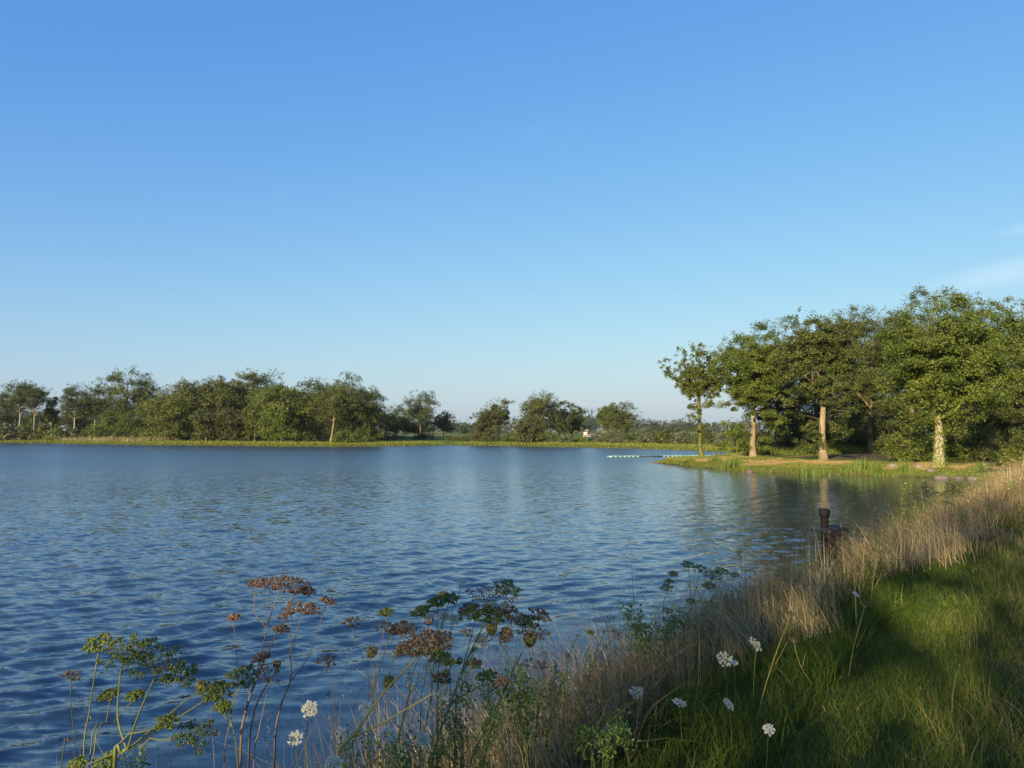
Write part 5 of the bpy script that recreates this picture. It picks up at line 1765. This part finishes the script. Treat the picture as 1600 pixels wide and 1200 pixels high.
for i, (x0, y0, x1, y1, Y, lab) in enumerate([(1325, 1062, 1352, 945, 5.2, 'long pale stalk leaning right over the short turf'), (1268, 1068, 1240, 1000, 5.0, 'short forked stalk left of the long leaning one'),
                                             (1362, 960, 1372, 862, 7.5, 'tall straw stalk catching the sun, right of a pair'), (1345, 965, 1350, 858, 7.6, 'tall straw stalk catching the sun, left of a pair'),
                                             (1188, 1100, 1235, 960, 4.6, 'slanting straw stalk beside the tilted white flower'), (1325, 950, 1326, 880, 7.8, 'short straw stalk left of the sunlit pair')]):
    plant('dry_stalk', lab, 'plant', Y, [([(x0, y0, 0), ((x0 + x1) / 2 - 4, (y0 + y1) / 2 + 5, 0), (x1, y1, 0)], .0035, .0018),
                                         ([((x0 + x1) / 2, (y0 + y1) / 2 + 8, 0), ((x0 * .3 + x1 * .7) + 10, y0 * .3 + y1 * .7, .02)], .002, .001)],
          [('sparse', x1, y1, 0, 9, .1, -.2)], stem_key='stem_yellow', seed=30 + i, group='stalks on the bank')
for i, (px, py, by, Y, kind, key, r, lab) in enumerate([
        (1440, 766, 832, 12.5, 'sparse', 'stem_yellow', 8, 'dry stalk with a funnel head against the dark water'), (1466, 772, 828, 13, 'green', 'stem_yellow', 12, 'sunlit yellowish umbel right of the funnel-headed stalk'),
        (1490, 770, 828, 13.5, 'green', 'stem_yellow', 14, 'widest sunlit umbel against the dark water'), (1478, 786, 830, 13.2, 'green', 'stem_yellow', 10, 'low umbel between the two sunlit ones'),
        (1456, 762, 828, 13.5, 'nest', 'stem_green', 4, 'slim leafy stalk just right of the funnel head'), (1484, 750, 828, 14.5, 'nest', 'stem_green', 4, 'slim stalk rising above the widest sunlit umbel')]):
    plant('bank_umbel', lab, 'plant', Y, [([(px + 2, by, 0), (px + 3, (py + by) / 2, 0), (px, py + 3, 0)], .009, .005)], [(kind, px, py, 0, r, 0, -.2)], stem_key=key, seed=50 + i, group='stalks against the dark water')


r9 = np.random.default_rng(919)
for i in range(16):                                   # thin stalks tangled through the mid clump
    px = r9.uniform(575, 860)
    py = r9.uniform(935, 1075)
    lean_ = r9.uniform(-0.25, 0.45)
    Yd = r9.uniform(2.6, 3.6)
    kind = ('sparse', 'nest', 'brown', 'green')[i % 4]
    plant('tangled_stalk', 'thin seed stalk tangled in the crowded clump of umbels', 'plant', Yd,
          [([(px - lean_ * 200, 1200, 0), (px - lean_ * 90, (py + 1200) / 2 + 10, 0), (px, py, 0)], .0022, .0012)],
          [(kind, px, py - 6, 0, r9.uniform(8, 15), r9.normal(0, .2), -.3)], stem_key=('stem_green', 'stem_brown', 'stem_yellow')[i % 3], seed=950 + i,
          group='thin stalks in the crowded clump')
for i in range(9):                                    # drooping stalks along the water edge of the bank
    px = 880 + i * 38 + r9.uniform(-12, 12)
    py = 1075 - (px - 880) * 0.55 - r9.uniform(0, 60)
    Yd = 4.4 + (px - 880) / 110
    plant('tangled_stalk', 'slim seed stalk standing at the water edge of the bank', 'plant', Yd,
          [([(px - 12, py + 110, 0), (px - 4, py + 50, 0), (px + r9.uniform(-6, 14), py, 0)], .0035, .0016)],
          [(('sparse', 'green')[i % 2], px + 4, py - 6, 0, r9.uniform(5, 9), .1, -.3)], stem_key=('stem_yellow', 'stem_green')[i % 2], seed=980 + i,
          group='slim stalks at the water edge')


def leafy_stalk(name, label, pts, Y, seed, key='seed_green', r=.006, n=60, size=.035):
    rng = np.random.default_rng(seed)
    W = [at(px, py, Y) for px, py in pts]
    g = np.array([W[0][0], W[0][1], max(-0.1, tz(W[0][0], W[0][1]))])
    root = thing(name, label, 'plant', g)
    c = curve_through([g - np.array([0, 0, 0.03])] + W, 14)
    mb = MB()
    mb.tube(c - g, np.linspace(r, r * 0.35, len(c)), 4, tint=0.5)
    mb.build('stem', M['stem_green'], root)
    k = rng.integers(3, len(c), n)
    p = c[k] - g + rng.normal(0, size * 0.6, (n, 3))
    mb = MB()
    L = rng.uniform(0.5, 1.2, n) * size
    mb.leaves(p, unit(rng.normal(size=(n, 3))), L, L * 0.5, rng, np.clip(rng.normal(0.55, 0.25, n), 0, 1))
    mb.build('foliage', M[key], root)
    return root


leafy_stalk('mugwort', 'slender mugwort bending right against the dark water', [(1415, 812), (1409, 790), (1412, 770), (1420, 757)], 13, 71, size=.05)
for i in range(26):                                   # leafy weeds standing in the long grass
    t_ = 5 + 26 * r9.random() ** 1.3
    s_ = r9.uniform(-3.3, float(hay_edge(t_)) - 0.2)
    q = st(s_, t_)
    if 0.36 < q[0] / q[1] < 0.46 and q[1] < 19:
        continue
    root_z = tz(q[0], q[1])
    hgt = r9.uniform(0.45, 0.95)
    rng = np.random.default_rng(1200 + i)
    g = np.array([q[0], q[1], root_z])
    root = thing('bank_weed', 'leafy green weed standing among the long dry grass of the bank', 'plant', g, 0, 'weeds in the long grass')
    c = curve_through([[0, 0, -0.02], [rng.normal(0, .05), rng.normal(0, .05), hgt * .5], [rng.normal(0, .16), rng.normal(0, .16), hgt]], 12)
    mb = MB()
    mb.tube(c, np.linspace(.006, .002, len(c)), 4, tint=.4)
    for j in range(5):
        k = rng.integers(4, 11)
        e = c[k] + np.array([rng.normal(0, .12), rng.normal(0, .12), rng.uniform(.05, .2)])
        mb.tube(np.array([c[k], (c[k] + e) / 2 + np.array([0, 0, .02]), e]), [.003, .002, .001], 3, tint=.4, cap=False)
        c = np.vstack([c, e])
    mb.build('stem', M['stem_green'], root)
    n = 150
    k = rng.integers(3, len(c), n)
    L = rng.uniform(.5, 1.3, n) * .035
    mb = MB()
    mb.leaves(c[k] + rng.normal(0, .035, (n, 3)), unit(rng.normal(size=(n, 3)) + np.array([0, 0, .5])), L, L * .45, rng, np.clip(rng.normal(.5, .25, n), 0, 1))
    mb.build('foliage', M[('broadleaf', 'seed_mixed', 'seed_green')[i % 3]], root)
for i, (pts, Y, lab) in enumerate([([(915, 1100), (925, 1040), (955, 962)], 4.6, 'dark twiggy sprig highest at the water edge'), ([(880, 1110), (885, 1050), (897, 1000)], 4.4, 'dark twiggy sprig left of the highest one'),
                                   ([(905, 1090), (930, 1030), (985, 975)], 4.8, 'twiggy sprig leaning right at the water edge'), ([(860, 1110), (866, 1060), (868, 1030)], 4.2, 'small twiggy sprig nearest the mid clump'),
                                   ([(945, 1060), (960, 1010), (950, 965)], 5.0, 'thin sprig behind the highest twiggy one')]):
    leafy_stalk('willowherb', lab, pts, Y, 80 + i, key='seed_mixed', r=.0035, n=90, size=.022)
for i, (px, py, Y, lab) in enumerate([(575, 1180, 2.5, 'low green leaves at the bottom left of the thick yellow stems'), (660, 1180, 2.8, 'low green leaves at the bottom of the mid clump'), (735, 1120, 3.0, 'green leaves halfway up the right of the mid clump'), (830, 1080, 3.3, 'green leaves right of the mid clump over the water edge'), (1010, 985, 6.0, 'green leaves at the foot of the parsnip spray'),
                                     (940, 1165, 3.6, 'pale green leaves low in the brown grass')]):
    rng = np.random.default_rng(600 + i)
    p = at(px, py, Y)
    g = np.array([p[0], p[1], tz(p[0], p[1])])
    root = thing('leaf_tuft', lab, 'plant', g)
    for j in range(6):
        dx, dy = rng.uniform(-55, 55), rng.uniform(-35, 10)
        q = at(px + dx, py + dy, Y + rng.uniform(-.15, .15))
        mid = (g + q) / 2 + np.array([0, 0, 0.15])
        pts = curve_through([g, mid, q], 10)
        mb = MB()
        mb.tube(pts - g, np.linspace(.003, .0012, len(pts)), 3, tint=.4)
        n = 130
        k = rng.integers(5, len(pts), n)
        sz = 0.013 * Y / 2.6
        c = pts[k] - g + rng.normal(0, sz * 1.6, (n, 3))
        L = rng.uniform(.6, 1.3, n) * sz
        mb.leaves(c, unit(rng.normal(size=(n, 3)) + np.array([0, -.4, .6])), L, L * .6, rng, np.clip(rng.normal(.5, .25, n), 0, 1))
        mb.build('leaf', M['broadleaf'], root)

# ------------------------------------------------------------------ summer haze over the lake
hz_m, hz_nt, hz_out = new_mat('haze')
hz_v = hz_nt.nodes.new('ShaderNodeVolumePrincipled')
hz_v.inputs['Color'].default_value = (0.82, 0.88, 0.95, 1)
hz_v.inputs['Density'].default_value = 0.00009
hz_v.inputs['Anisotropy'].default_value = 0.2
hz_nt.links.new(hz_v.outputs['Volume'], hz_out.inputs['Volume'])
hz = MB()
hz.box(0, 2550, 12.5, 7400, 7300, 31)
tag(hz.build('haze', hz_m), 'thin summer haze over the whole lake', 'haze', kind='stuff')
